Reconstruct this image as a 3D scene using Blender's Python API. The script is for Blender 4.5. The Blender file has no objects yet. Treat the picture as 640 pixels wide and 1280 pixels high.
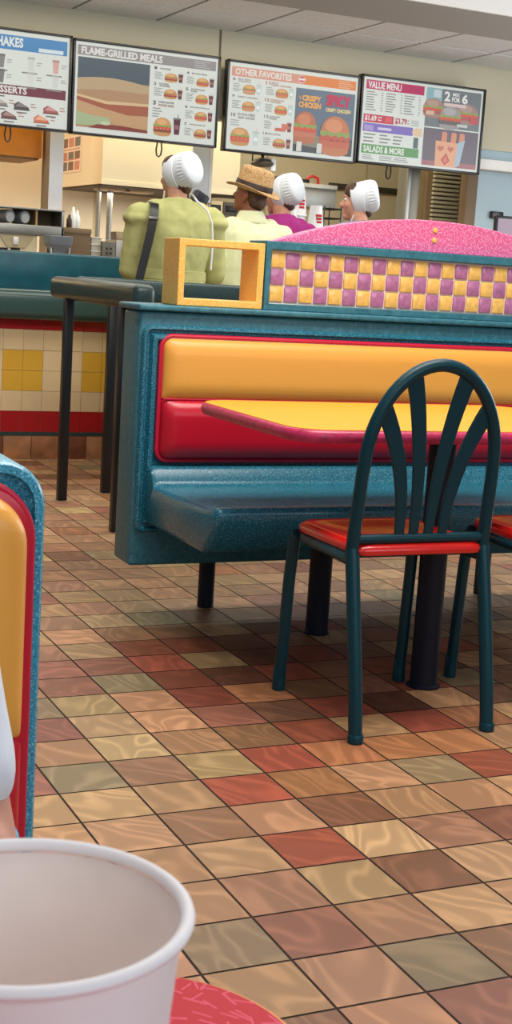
import bpy, bmesh, math, random
from mathutils import Vector, Matrix, noise
random.seed(7)
SC = bpy.context.scene
COL = SC.collection
PI = math.pi
# ---------------------------------------------------------------- camera
CAM_LOC = Vector((-1.096, -1.948, 1.053)); PITCH, ROLL, YAW = 1.401, 0.062, -0.435; FPX = 1739.0
CAM_R = Matrix.Rotation(YAW, 3, 'Z') @ Matrix.Rotation(PITCH, 3, 'X') @ Matrix.Rotation(ROLL, 3, 'Z')
def ray(px, py): return CAM_R @ Vector(((px-320)/FPX, -(py-640)/FPX, -1))
def at(px, py, Y):
    d = ray(px, py); return CAM_LOC + d*((Y-CAM_LOC.y)/d.y)
def atx(px, py, X):
    d = ray(px, py); return CAM_LOC + d*((X-CAM_LOC.x)/d.x)
cam = bpy.data.objects.new('camera', bpy.data.cameras.new('camera')); COL.objects.link(cam)
M4 = CAM_R.to_4x4(); M4.translation = CAM_LOC; cam.matrix_world = M4
cam.data.sensor_width = 36; cam.data.sensor_fit = 'AUTO'; cam.data.lens = FPX*36/1280
cam.data.clip_start = .02; cam.data.clip_end = 60
cam.data.dof.use_dof = True; cam.data.dof.focus_distance = 3.8; cam.data.dof.aperture_fstop = 44
SC.camera = cam
# ---------------------------------------------------------------- materials
def lin(c):
    return tuple((v/255/12.92 if v/255 <= .04045 else ((v/255+.055)/1.055)**2.4) for v in c) + (1,)
MATS = {}
def mat(name, col, rough=.5, metal=0, spec=.5, speck=None, scale=300, bump=0, bscale=40, trans=0, coat=0, sss=0, var=0, vscale=6):
    if name in MATS: return MATS[name]
    m = bpy.data.materials.new(name); m.use_nodes = True; MATS[name] = m
    nt = m.node_tree; N = nt.nodes; L = nt.links; b = N['Principled BSDF']
    b.inputs['Base Color'].default_value = lin(col); b.inputs['Roughness'].default_value = rough
    b.inputs['Metallic'].default_value = metal; b.inputs['Specular IOR Level'].default_value = spec
    b.inputs['Transmission Weight'].default_value = trans; b.inputs['Coat Weight'].default_value = coat
    b.inputs['Coat Roughness'].default_value = .15
    tc = N.new('ShaderNodeTexCoord')
    src = None
    if speck or var:
        n = N.new('ShaderNodeTexNoise'); n.inputs['Scale'].default_value = scale if speck else vscale
        n.inputs['Detail'].default_value = 2; L.new(tc.outputs['Object'], n.inputs['Vector'])
        r = N.new('ShaderNodeValToRGB'); L.new(n.outputs['Fac'], r.inputs['Fac'])
        e = r.color_ramp.elements
        if speck:
            e[0].position = .34; e[0].color = lin(speck[0]); e[1].position = .66; e[1].color = lin(speck[1])
            k = e.new(.44); k.color = lin(col); k = e.new(.56); k.color = lin(col)
        else:
            e[0].position = .3; e[0].color = lin([v*(1-var) for v in col]); e[1].position = .7; e[1].color = lin([min(255, v*(1+var)) for v in col])
        L.new(r.outputs['Color'], b.inputs['Base Color'])
    if bump:
        n2 = N.new('ShaderNodeTexNoise'); n2.inputs['Scale'].default_value = bscale; n2.inputs['Detail'].default_value = 3
        L.new(tc.outputs['Object'], n2.inputs['Vector'])
        bp = N.new('ShaderNodeBump'); bp.inputs['Strength'].default_value = bump; bp.inputs['Distance'].default_value = .01
        L.new(n2.outputs['Fac'], bp.inputs['Height']); L.new(bp.outputs['Normal'], b.inputs['Normal'])
    return m
def screen(name, col, e=SCREEN_E if 'SCREEN_E' in globals() else .62):
    if name in MATS: return MATS[name]
    m = bpy.data.materials.new(name); m.use_nodes = True; MATS[name] = m
    b = m.node_tree.nodes['Principled BSDF']
    b.inputs['Base Color'].default_value = lin([v*.35 for v in col]); b.inputs['Roughness'].default_value = .35
    b.inputs['Emission Color'].default_value = lin(col); b.inputs['Emission Strength'].default_value = e
    return m
def flecked(name, base, fleck, plane='XY', scale=42, L_=.36, W_=.075, rough=.35):
    m = bpy.data.materials.new(name); m.use_nodes = True; MATS[name] = m
    nt = m.node_tree; N = nt.nodes; L = nt.links; b = N['Principled BSDF']; b.inputs['Roughness'].default_value = rough; b.inputs['Specular IOR Level'].default_value = .2
    tc = N.new('ShaderNodeTexCoord'); sp = N.new('ShaderNodeSeparateXYZ'); L.new(tc.outputs['Object'], sp.inputs[0])
    masks = []
    for k in range(2):
        cb = N.new('ShaderNodeCombineXYZ'); L.new(sp.outputs[0], cb.inputs[0]); L.new(sp.outputs['Y' if plane == 'XY' else 'Z'], cb.inputs[1])
        sc = N.new('ShaderNodeVectorMath'); sc.operation = 'MULTIPLY_ADD'; L.new(cb.outputs[0], sc.inputs[0])
        s = scale*(1+.23*k); sc.inputs[1].default_value = (s, s, s); sc.inputs[2].default_value = (3.7*k, 8.1*k, 0)
        v = N.new('ShaderNodeTexVoronoi'); v.voronoi_dimensions = '2D'; v.inputs['Scale'].default_value = 1
        L.new(sc.outputs[0], v.inputs['Vector'])
        d = N.new('ShaderNodeVectorMath'); d.operation = 'SUBTRACT'; L.new(sc.outputs[0], d.inputs[0]); L.new(v.outputs['Position'], d.inputs[1])
        cs = N.new('ShaderNodeSeparateColor'); L.new(v.outputs['Color'], cs.inputs[0])
        a = N.new('ShaderNodeMath'); a.operation = 'MULTIPLY'; L.new(cs.outputs[0], a.inputs[0]); a.inputs[1].default_value = 6.283
        ro = N.new('ShaderNodeVectorRotate'); ro.rotation_type = 'Z_AXIS'; L.new(d.outputs[0], ro.inputs['Vector']); L.new(a.outputs[0], ro.inputs['Angle'])
        s2 = N.new('ShaderNodeSeparateXYZ'); L.new(ro.outputs[0], s2.inputs[0])
        res = []
        for ax, lim in ((0, L_), (1, W_)):
            ab = N.new('ShaderNodeMath'); ab.operation = 'ABSOLUTE'; L.new(s2.outputs[ax], ab.inputs[0])
            lt = N.new('ShaderNodeMath'); lt.operation = 'LESS_THAN'; L.new(ab.outputs[0], lt.inputs[0]); lt.inputs[1].default_value = lim; res.append(lt)
        mu = N.new('ShaderNodeMath'); mu.operation = 'MULTIPLY'; L.new(res[0].outputs[0], mu.inputs[0]); L.new(res[1].outputs[0], mu.inputs[1]); masks.append(mu)
    mx = N.new('ShaderNodeMath'); mx.operation = 'MAXIMUM'; L.new(masks[0].outputs[0], mx.inputs[0]); L.new(masks[1].outputs[0], mx.inputs[1])
    mix = N.new('ShaderNodeMix'); mix.data_type = 'RGBA'; L.new(mx.outputs[0], mix.inputs['Factor'])
    mix.inputs['A'].default_value = lin(base); mix.inputs['B'].default_value = lin(fleck); L.new(mix.outputs['Result'], b.inputs['Base Color'])
    return m

TEAL = mat('teal_speckled_fibreglass', (34, 104, 126), .27, speck=((16, 72, 96), (76, 154, 170)), scale=260)
TEALP = mat('teal_painted_wood', (52, 114, 130), .45, speck=((42, 102, 118), (64, 128, 142)), scale=60)
TEALS = mat('blue_speckled_laminate', (62, 148, 176), .3, speck=((30, 104, 134), (140, 208, 220)), scale=330)
ORANGE = mat('orange_vinyl', (238, 168, 72), .38, bump=.08, bscale=25)
REDV = mat('red_vinyl', (196, 16, 44), .3, bump=.1, bscale=18)
PIPE = mat('crimson_piping', (200, 24, 58), .35)
FRAMEM = mat('dark_teal_metal', (0, 52, 62), .36, spec=.3)
SEATRED = mat('red_plastic_seat', (206, 26, 22), .22, coat=.3)
POST = mat('black_metal', (12, 15, 20), .4)
POLE = mat('blue_black_metal', (10, 18, 34), .5, spec=.3)
YTOP = mat('yellow_laminate', (244, 172, 44), .3, var=.04, vscale=90)
PINKE = mat('crimson_edge', (186, 44, 88), .35, var=.12, vscale=70)
YFR = mat('yellow_speckled_laminate', (244, 190, 92), .45, speck=((234, 170, 64), (250, 214, 142)), scale=200)
GROUTW = mat('pale_grout', (224, 210, 204), .8)
TYEL = mat('yellow_mosaic_tile', (240, 192, 104), .12, var=.06, vscale=60)
TPUR = mat('mauve_mosaic_tile', (178, 114, 154), .12, var=.08, vscale=60)
GREEND = mat('dark_green_laminate', (42, 66, 66), .35, speck=((34, 56, 58), (52, 78, 76)), scale=120)
TRAYG = mat('green_counter_ledge', (58, 84, 80), .22)
COUNTERT = mat('deep_teal_counter', (14, 84, 98), .3, var=.1, vscale=12)
CTILE = mat('cream_tile', (232, 206, 160), .3, var=.03, vscale=5)
YTILE = mat('yellow_tile', (226, 176, 58), .3)
RTILE = mat('red_tile', (176, 14, 26), .3)
BASETILE = mat('brown_base_tile', (150, 98, 62), .45, var=.2, vscale=9)
STEEL = mat('brushed_steel', (150, 150, 144), .35, metal=.7)
STEELD = mat('dark_steel', (96, 92, 84), .45, metal=.4)
CREAM = mat('cream_wall', (226, 217, 190), .7)
SOFF = mat('beige_soffit_paint', (206, 200, 174), .8)
WHITE = mat('white_paint', (236, 236, 232), .6)
WHITEG = mat('white_plastic', (230, 232, 230), .4)
BLACK = mat('black_plastic', (16, 17, 19), .35)
BROWN = mat('brown_card', (104, 84, 60), .8)
ORHOOD = mat('orange_panel', (214, 136, 34), .45, var=.06, vscale=4)
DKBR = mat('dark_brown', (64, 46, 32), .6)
LBLUE = mat('pale_blue_wall', (176, 198, 206), .7)
CEILT = mat('grey_ceiling_panel', (222, 226, 226), .9, var=.03, vscale=40)
CEILG = mat('ceiling_grid', (120, 122, 118), .6)
REDP = mat('red_plastic', (190, 24, 30), .4)
BEIGE = mat('beige_plastic', (222, 208, 172), .5)
GREYP = mat('grey_plastic', (120, 128, 134), .5)
CLEAR = mat('frosted_plastic', (180, 176, 160), .4)
# ---------------------------------------------------------------- builders
ORIGIN = {}
class MB:
    def __init__(s): s.bm = bmesh.new(); s.mats = []; s.cur = 0
    def m(s, material):
        if material not in s.mats: s.mats.append(material)
        s.cur = s.mats.index(material); return s
    def _fin(s, vs):
        for f in {f for v in vs for f in v.link_faces}: f.material_index = s.cur
    def box(s, a, b, bev=0, seg=2, R=None):
        a, b = Vector(a), Vector(b); c = (a+b)/2; d = b-a
        T = bmesh.new(); bmesh.ops.create_cube(T, size=1)
        for v in T.verts: v.co = Vector((v.co.x*d.x, v.co.y*d.y, v.co.z*d.z))
        if bev: bmesh.ops.bevel(T, geom=T.edges[:], offset=bev, segments=seg, profile=.5, affect='EDGES')
        for v in T.verts: v.co = (R @ v.co if R else v.co) + c
        s._merge(T); return s
    def _merge(s, T):
        mp = {v: s.bm.verts.new(v.co) for v in T.verts}
        for f in T.faces:
            try: g = s.bm.faces.new([mp[v] for v in f.verts]); g.material_index = s.cur
            except ValueError: pass
        T.free()
    def loft(s, rings, cap=True, closed=True):
        R = [[s.bm.verts.new(p) for p in r] for r in rings]
        n = len(R[0])
        for i in range(len(R)-1):
            for j in range(n if closed else n-1):
                k = (j+1) % n
                try: s.bm.faces.new((R[i][j], R[i][k], R[i+1][k], R[i+1][j])).material_index = s.cur
                except ValueError: pass
        if cap:
            for r, fl in ((R[0], 1), (R[-1], 0)):
                f = s.bm.faces.new(r[::-1] if fl else r); f.material_index = s.cur
        return s
    def tube(s, pts, r, n=12, cap=True, flat=None):
        pts = [Vector(p) for p in pts]; rings = []
        rad = r if hasattr(r, '__len__') else [r]*len(pts)
        up = None
        for i, p in enumerate(pts):
            t = (pts[min(i+1, len(pts)-1)]-pts[max(i-1, 0)]).normalized()
            if up is None:
                up = Vector((0, 0, 1)) if abs(t.z) < .9 else Vector((0, 1, 0))
            x = t.cross(up).normalized(); y = x.cross(t).normalized(); up = y
            rings.append([p+(x*math.cos(2*PI*k/n)+y*math.sin(2*PI*k/n))*rad[i] for k in range(n)])
        return s.loft(rings, cap)
    def lathe(s, c, prof, n=24, cap=True, axis=None):
        c = Vector(c); rings = []
        for r, z in prof:
            rings.append([c+Vector((r*math.cos(2*PI*k/n), r*math.sin(2*PI*k/n), z)) for k in range(n)])
        return s.loft(rings, cap)
    def prism(s, poly, ext):
        ext = Vector(ext); P = [Vector(p) for p in poly]
        return s.loft([P, [p+ext for p in P]])
    def poly(s, pts):
        f = s.bm.faces.new([s.bm.verts.new(p) for p in pts]); f.material_index = s.cur; return s
    def build(s, name, parent=None, mats=None, ang=40, bevel=0, bseg=2, loc=None):
        bm = s.bm; bmesh.ops.recalc_face_normals(bm, faces=bm.faces[:])
        me = bpy.data.meshes.new(name)
        for f in bm.faces: f.smooth = True
        bm.to_mesh(me); bm.free()
        for mm in (mats or s.mats): me.materials.append(mm)
        o = bpy.data.objects.new(name, me); COL.objects.link(o)
        org = Vector((0, 0, 0))
        if parent is not None: o.parent = parent; org = ORIGIN.get(parent.name, Vector((0, 0, 0)))
        elif loc is not None: org = Vector(loc); o.location = org
        me.transform(Matrix.Translation(-org)); ORIGIN[o.name] = org
        if bevel:
            md = o.modifiers.new('bevel', 'BEVEL'); md.width = bevel; md.segments = bseg; md.limit_method = 'ANGLE'; md.angle_limit = math.radians(35)
        me.set_sharp_from_angle(angle=math.radians(ang))
        return o
def tag(o, label, cat, group=None, kind=None):
    if label: o['label'] = label
    if cat: o['category'] = cat
    if group: o['group'] = group
    if kind: o['kind'] = kind
    return o
def thing(name, label, cat, loc=(0, 0, 0), group=None):
    o = bpy.data.objects.new(name, None); COL.objects.link(o); o.location = loc; o.empty_display_size = .1
    ORIGIN[o.name] = Vector(loc); return tag(o, label, cat, group)
def struct(name, mb, **k):
    o = mb.build(name, **k); o['kind'] = 'structure'; return o
def dup(root, loc, label=None, group=None, rotz=None):
    r = root.copy(); COL.objects.link(r); r.location = loc
    if rotz is not None: r.rotation_euler.z = rotz
    if label: r['label'] = label
    if group: r['group'] = group
    def rec(src, dst):
        for ch in list(src.children):
            c = ch.copy(); COL.objects.link(c); c.parent = dst; rec(ch, c)
    rec(root, r); return r
def rrect(x0, x1, z0, z1, r, n=6):
    P = []
    rs = r if hasattr(r, '__len__') else (r,)*4   # bl, br, tr, tl
    for (cx, cz, a0, rr) in ((x0+rs[0], z0+rs[0], PI, rs[0]), (x1-rs[1], z0+rs[1], 1.5*PI, rs[1]), (x1-rs[2], z1-rs[2], 0, rs[2]), (x0+rs[3], z1-rs[3], .5*PI, rs[3])):
        for k in range(n+1):
            a = a0+k*PI/2/n; P.append((cx+rr*math.cos(a), cz+rr*math.sin(a)))
    return P
def panel(mb, x0, x1, z0, z1, r, Y, prof, n=6, cap_back=True):
    """rounded panel on the plane y=Y facing -Y; prof = (inset, protrusion)"""
    rings = []
    for ins, pr in prof:
        rr = [max(.002, q-ins) for q in (r if hasattr(r, '__len__') else (r,)*4)]
        rings.append([Vector((x, Y-pr, z)) for x, z in rrect(x0+ins, x1-ins, z0+ins, z1-ins, rr, n)])
    return mb.loft(rings, cap=True)
def cushion(mb, x0, x1, z0, z1, r, Y, H, w=.055, base=.012, step=.012):
    """padded pillow on the plane y=Y bulging to -Y; r = corner radii bl, br, tr, tl"""
    def ticks(a, b):
        n = max(12, int((b-a)/step)); n = min(n, 60)
        t = [a+(b-a)*i/n for i in range(n+1)]
        return sorted(set(t+[a+w*q for q in (.02, .06, .12, .2, .32, .46, .62, .8)]+[b-w*q for q in (.02, .06, .12, .2, .32, .46, .62, .8)]))
    e = lambda d: math.sqrt(max(0, 1-(1-min(d/w, 1))**2))
    xs, zs = ticks(x0, x1), ticks(z0, z1); G = []
    for z in zs:
        row = []
        for x in xs:
            h = base+H*e(min(x-x0, x1-x))*e(min(z-z0, z1-z)); px, pz = x, z
            for cx, cz, sx, sz, rr in ((x0, z0, 1, 1, r[0]), (x1, z0, -1, 1, r[1]), (x1, z1, -1, -1, r[2]), (x0, z1, 1, -1, r[3])):
                a, b = 1-(x-cx)*sx/rr, 1-(z-cz)*sz/rr
                if a > 0 and b > 0:
                    px = cx+sx*rr*(1-a*math.sqrt(1-b*b/2)); pz = cz+sz*rr*(1-b*math.sqrt(1-a*a/2))
            row.append(mb.bm.verts.new((px, Y-h, pz)))
        G.append(row)
    for j in range(len(zs)-1):
        for i in range(len(xs)-1): mb.bm.faces.new((G[j][i], G[j][i+1], G[j+1][i+1], G[j+1][i])).material_index = mb.cur
    edge = G[0]+[q[-1] for q in G[1:]]+G[-1][-2::-1]+[q[0] for q in G[-2:0:-1]]
    bk = [mb.bm.verts.new((v.co.x, Y, v.co.z)) for v in edge]; n = len(edge)
    for i in range(n): mb.bm.faces.new((edge[i], bk[i], bk[(i+1) % n], edge[(i+1) % n])).material_index = mb.cur
    mb.bm.faces.new(bk).material_index = mb.cur
    return mb
_txt = {}
def text_polys(s, bold=.02):
    bold *= 1.5
    key = (s, bold)
    if key in _txt: return _txt[key]
    cu = bpy.data.curves.new('t', 'FONT'); cu.body = s; cu.size = 1; cu.offset = bold; cu.resolution_u = 2
    o = bpy.data.objects.new('t', cu); COL.objects.link(o)
    dg = bpy.context.evaluated_depsgraph_get(); dg.update()
    me = bpy.data.meshes.new_from_object(o.evaluated_get(dg))
    V = [v.co.copy() for v in me.vertices]; F = [list(p.vertices) for p in me.polygons]
    bpy.data.objects.remove(o); bpy.data.curves.remove(cu); bpy.data.meshes.remove(me)
    x0 = min(v.x for v in V); x1 = max(v.x for v in V); y0 = min(v.y for v in V); y1 = max(v.y for v in V)
    V = [((v.x-x0)/(x1-x0), (v.y-y0)/(y1-y0)) for v in V]
    _txt[key] = (V, F); return V, F
# ---------------------------------------------------------------- floor
T = .1524
PAL = {'T': (180, 138, 98), 'L': (182, 146, 104), 'R': (148, 78, 56), 'B': (136, 94, 66), 'G': (142, 122, 90), 'D': (106, 64, 46), 'O': (172, 114, 74), 'P': (164, 120, 88), 'K': (146, 94, 74)}
TILEMAP = {}
_rows = {-3: (-2, 'BPKPT'), -2: (-3, 'TPPGBK'), -1: (-3, 'TGKPTTR'), 0: (-3, 'PTPLBLTG'), 1: (-3, 'TPTRLPKT'), 2: (-3, 'TTPTBTPTK'), 3: (-3, 'TLTROTGRTP'), 4: (-3, 'KGPLROOOTL'), 5: (-3, 'TPLTBRTROT'), 6: (-3, 'TKLTKBRDTB'), 7: (-2, 'GLTROBKRGB'), 8: (-2, 'TKGRDRBRDTB'), 9: (-2, 'LKKRLDRBTRB'), 10: (-2, 'TPLRRDBTRPB'), 11: (-2, 'KTTPBTDRBTD'), 12: (-2, 'TKPLGBTRDBT'), 13: (-2, 'LTTPTLTPBTG'), 14: (-2, 'TPKTLTPTLPT'), 15: (-2, 'TTLPTTTLTTL')}
for _j, (_i, _s) in _rows.items():
    for _k, _c in enumerate(_s): TILEMAP[(_i+_k, _j)] = _c
def floor_mat():
    m = bpy.data.materials.new('woodgrain_quarry_tile'); m.use_nodes = True
    nt = m.node_tree; N = nt.nodes; L = nt.links; b = N['Principled BSDF']; b.inputs['Roughness'].default_value = .46; b.inputs['Specular IOR Level'].default_value = .35
    a1 = N.new('ShaderNodeAttribute'); a1.attribute_name = 'tile_colour'
    a2 = N.new('ShaderNodeAttribute'); a2.attribute_name = 'tile_seed'
    tc = N.new('ShaderNodeTexCoord')
    ss = N.new('ShaderNodeSeparateColor'); L.new(a2.outputs['Color'], ss.inputs[0])
    off = N.new('ShaderNodeVectorMath'); off.operation = 'MULTIPLY_ADD'; L.new(a2.outputs['Color'], off.inputs[0]); off.inputs[1].default_value = (9, 9, 9); L.new(tc.outputs['Object'], off.inputs[2])
    ang = N.new('ShaderNodeMath'); ang.operation = 'MULTIPLY_ADD'; L.new(ss.outputs[2], ang.inputs[0]); ang.inputs[1].default_value = 1.5; ang.inputs[2].default_value = .5
    vr = N.new('ShaderNodeVectorRotate'); vr.rotation_type = 'Z_AXIS'; L.new(off.outputs[0], vr.inputs['Vector']); L.new(ang.outputs[0], vr.inputs['Angle'])
    st = N.new('ShaderNodeVectorMath'); st.operation = 'MULTIPLY'; L.new(vr.outputs[0], st.inputs[0]); st.inputs[1].default_value = (3.6, 8, 1)
    n1 = N.new('ShaderNodeTexNoise'); n1.inputs['Scale'].default_value = 1; n1.inputs['Detail'].default_value = 1.5; n1.inputs['Distortion'].default_value = .4
    L.new(st.outputs[0], n1.inputs['Vector'])
    mu = N.new('ShaderNodeMath'); mu.operation = 'MULTIPLY'; L.new(n1.outputs['Fac'], mu.inputs[0]); mu.inputs[1].default_value = 46
    sn = N.new('ShaderNodeMath'); sn.operation = 'SINE'; L.new(mu.outputs[0], sn.inputs[0])
    h1 = N.new('ShaderNodeMath'); h1.operation = 'MULTIPLY_ADD'; L.new(sn.outputs[0], h1.inputs[0]); h1.inputs[1].default_value = .5; h1.inputs[2].default_value = .5
    sn = N.new('ShaderNodeMath'); sn.operation = 'POWER'; L.new(h1.outputs[0], sn.inputs[0]); sn.inputs[1].default_value = 2.6
    n2 = N.new('ShaderNodeTexNoise'); n2.inputs['Scale'].default_value = 2.2; L.new(st.outputs[0], n2.inputs['Vector'])
    mm = N.new('ShaderNodeMath'); mm.operation = 'MULTIPLY'; L.new(sn.outputs[0], mm.inputs[0]); L.new(n2.outputs['Fac'], mm.inputs[1])
    mr = N.new('ShaderNodeMapRange'); L.new(mm.outputs[0], mr.inputs['Value']); mr.inputs['From Min'].default_value = 0; mr.inputs['From Max'].default_value = .6
    mr.inputs['To Min'].default_value = .74; mr.inputs['To Max'].default_value = 1.08
    mx = N.new('ShaderNodeVectorMath'); mx.operation = 'SCALE'; L.new(a1.outputs['Color'], mx.inputs[0]); L.new(mr.outputs[0], mx.inputs['Scale'])
    L.new(mx.outputs[0], b.inputs['Base Color'])
    return m
def floor():
    me = bpy.data.meshes.new('floor'); V = []; F = []; C = []; S = []; MI = []
    g = .0025
    rnd = random.Random(11)
    keys = 'TTTTTTLLLLPPPPPOBGK'
    i0, i1, j0, j1 = -26, 46, -16, 76
    for j in range(j0, j1):
        for i in range(i0, i1):
            x, y = i*T, j*T
            n = len(V); V += [(x+g, y+g, 0), (x+T-g, y+g, 0), (x+T-g, y+T-g, 0), (x+g, y+T-g, 0)]
            F.append((n, n+1, n+2, n+3)); MI.append(0)
            c = PAL[TILEMAP.get((i, j), rnd.choice(keys))]
            k = rnd.uniform(.9, 1.08); c = lin([min(255, q*k*rnd.uniform(.97, 1.03)) for q in c])
            C.append(c); S.append((rnd.random(), rnd.random(), rnd.random(), 1))
    n = len(V); z = -.0012
    x0, x1, y0, y1 = i0*T, i1*T, j0*T, j1*T
    V += [(x0, y0, z), (x1, y0, z), (x1, y1, z), (x0, y1, z), (x0, y0, -.1), (x1, y0, -.1), (x1, y1, -.1), (x0, y1, -.1)]
    for f in ((0, 1, 2, 3), (7, 6, 5, 4), (0, 4, 5, 1), (1, 5, 6, 2), (2, 6, 7, 3), (3, 7, 4, 0)):
        F.append(tuple(n+q for q in f)); MI.append(1); C.append((0, 0, 0, 1)); S.append((0, 0, 0, 1))
    me.from_pydata(V, [], F)
    me.materials.append(floor_mat()); me.materials.append(mat('dark_brown_grout', (46, 28, 18), .9))
    me.polygons.foreach_set('material_index', MI)
    for nm, data in (('tile_colour', C), ('tile_seed', S)):
        a = me.attributes.new(nm, 'FLOAT_COLOR', 'FACE'); a.data.foreach_set('color', [q for c in data for q in c])
    o = bpy.data.objects.new('floor', me); COL.objects.link(o); o['kind'] = 'structure'
floor()

# ---------------------------------------------------------------- main booth bench
bench = thing('booth_bench', 'long teal booth bench, orange and red vinyl back, box frame and mosaic on top', 'bench', (1.285, 2.02, 0))
BX0, BX1, BY = .301, 2.27, 1.95
b = MB().m(TEALP); b.box((BX0, BY, .155), (BX1, BY+.145, .925), .012, 3); b.build('partition', bench)
b = MB().m(TEALP); b.box((BX0-.012, BY-.022, .926), (BX1+.012, BY+.165, .944), .006, 3); b.build('ledge_cap', bench)
b = MB().m(TEAL)
panel(b, BX0+.008, BX1-.008, .262, .885, .03, BY+.003, [(0, 0), (0, .014), (.004, .02), (.011, .021), (.015, .016), (.017, .009), (.023, .009), (.026, .014), (.030, .024), (.040, .026), (.046, .022), (.05, .010), (.056, .008)])
b.build('moulded_shell', bench)
b = MB().m(TEAL)
prof = [(1.955, .29), (1.955, .466), (1.915, .466), (1.905, .464), (1.898, .458), (1.885, .428), (1.879, .418), (1.868, .4135), (1.845, .413), (1.62, .412), (1.50, .418), (1.44, .424), (1.422, .430), (1.408, .432), (1.396, .428), (1.389, .419), (1.388, .408), (1.392, .39), (1.462, .305), (1.475, .296), (1.49, .293)]
rings = []
for x, ins in ((.338, .014), (.342, .006), (.35, .001), (.36, 0), (2.2, 0), (2.21, .002), (2.22, .014)):
    cy = sum(p[0] for p in prof)/len(prof); cz = .37; rings.append([])
    for (y, z) in prof:
        dy, dz = y-1.68, z-cz; rings[-1].append(Vector((x, y-math.copysign(min(ins, abs(dy)), dy), z-math.copysign(min(ins, abs(dz)), dz))))
b.loft(rings); b.build('seat', bench, ang=50)
b = MB().m(ORANGE)
CX0, CX1 = .372, 2.20
cushion(b, CX0, CX1, .667, .848, (.006, .006, .03, .03), BY-.008, .03)
b.build('upper_cushion', bench)
b = MB().m(REDV)
cushion(b, CX0, CX1, .488, .669, (.03, .03, .012, .012), BY-.008, .04, .06)
b.build('lower_cushion', bench)
b = MB().m(PIPE)
loop = rrect(CX0-.006, CX1+.006, .482, .854, .034, 8)
b.tube([Vector((x, BY-.017, z)) for x, z in loop+[loop[0]]], .0075, 8, cap=False); b.tube([(CX0+.002, BY-.034, .6685), (CX1-.002, BY-.034, .6685)], .0035, 8)
b.build('piping', bench)
for x in (.59, 1.63):
    b = MB().m(POLE); b.tube([(x, 2.02, 0), (x, 2.02, .16)], .026, 20); b.build('leg', bench)
for x in (.80, 1.86):
    b = MB().m(POLE); b.lathe((x, 1.65, 0), [(.038, 0), (.038, .004), (.034, .006), (.034, .30)], 24); b.build('seat_post', bench)
# yellow open box frame standing on the ledge
yx0, yx1, yz0, yz1, yy0, yy1, th = .412, .690, .9445, 1.142, 1.944, 2.075, .021
b = MB().m(YFR)
outer = [(yx0, yz0), (yx1, yz0), (yx1, yz1), (yx0, yz1)]; inner = [(yx0+th, yz0+th), (yx1-th, yz0+th), (yx1-th, yz1-th), (yx0+th, yz1-th)]
rings = [[Vector((x, y, z)) for x, z in P] for P, y in ((outer, yy0), (outer, yy1), (inner, yy1), (inner, yy0), (outer, yy0))]
b.loft(rings, cap=False); bmesh.ops.remove_doubles(b.bm, verts=b.bm.verts[:], dist=1e-5)
o = b.build('box_frame', bench, bevel=.0025); o['label'] = 'yellow laminate open box frame'
# mosaic panel
mx0, mx1, mz0, mz1 = .716, .716+22*.0508, .968, .968+3*.0515
b = MB().m(TEALP)
fx0, fx1, fz0, fz1 = .694, mx1+.022, .9445, 1.152
outer = [(fx0, fz0), (fx1, fz0), (fx1, fz1), (fx0, fz1)]; inner = [(mx0-.004, mz0-.004), (mx1+.004, mz0-.004), (mx1+.004, mz1+.004), (mx0-.004, mz1+.004)]
rings = [[Vector((x, y, z)) for x, z in P] for P, y in ((inner, 1.972), (inner, 1.944), (outer, 1.944), (outer, 2.075), (inner, 2.075))]
b.loft(rings, cap=False)
mosaic = b.build('mosaic_panel', bench, bevel=.002)
b = MB().m(GROUTW); b.box((mx0-.004, 1.962, mz0-.004), (mx1+.004, 1.99, mz1+.004))
for c in range(22):
    for r in range(3):
        x = mx0+c*.0508; z = mz0+r*.0515; g = .0024
        b.m(TYEL if (c+r) % 2 == 0 else TPUR); b.box((x+g, 1.9565, z+g), (x+.0508-g, 1.968, z+.0515-g), .003, 2)
b.build('mosaic_tiles', mosaic)
b = MB().m(STEEL)
loop = [(mx0-.004, mz0-.004), (mx1+.004, mz0-.004), (mx1+.004, mz1+.004), (mx0-.004, mz1+.004)]
for i in range(4):
    p, q = loop[i], loop[(i+1) % 4]; b.tube([(p[0], 1.957, p[1]), (q[0], 1.957, q[1])], .0022, 6)
b.build('trim_strip', mosaic)
# arched pink panel
ARCH = flecked('pink_flecked_laminate', (226, 102, 152), (246, 184, 210), 'XZ', 78, .40, .055)
ax, aw, ah, az = 1.305, .575, .104, 1.150
Rr = (aw*aw+ah*ah)/(2*ah); a0 = math.asin(aw/Rr)
top = [(ax+Rr*math.sin(a), az+ah-Rr+Rr*math.cos(a)) for a in [a0-2*a0*k/40 for k in range(41)]]
P = [(ax-aw, az+.002)]+[(ax+aw, az+.002)]+top[1:-1]
b = MB().m(ARCH); b.prism([(x, 1.985, z) for x, z in P], (0, .05, 0)); arch = b.build('arch_panel', bench, bevel=.005, bseg=3); arch['label'] = 'pink flecked arch shaped panel'
for z in (1.191, 1.223):
    b = MB().m(YFR); b.lathe((0, 0, 0), [(.002, .006), (.007, .0045), (.009, 0)], 14); b.bm.transform(Matrix.Translation((ax, 1.985, z)) @ Matrix.Rotation(PI/2, 4, 'X')); b.build('bolt_cap', arch)

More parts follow.
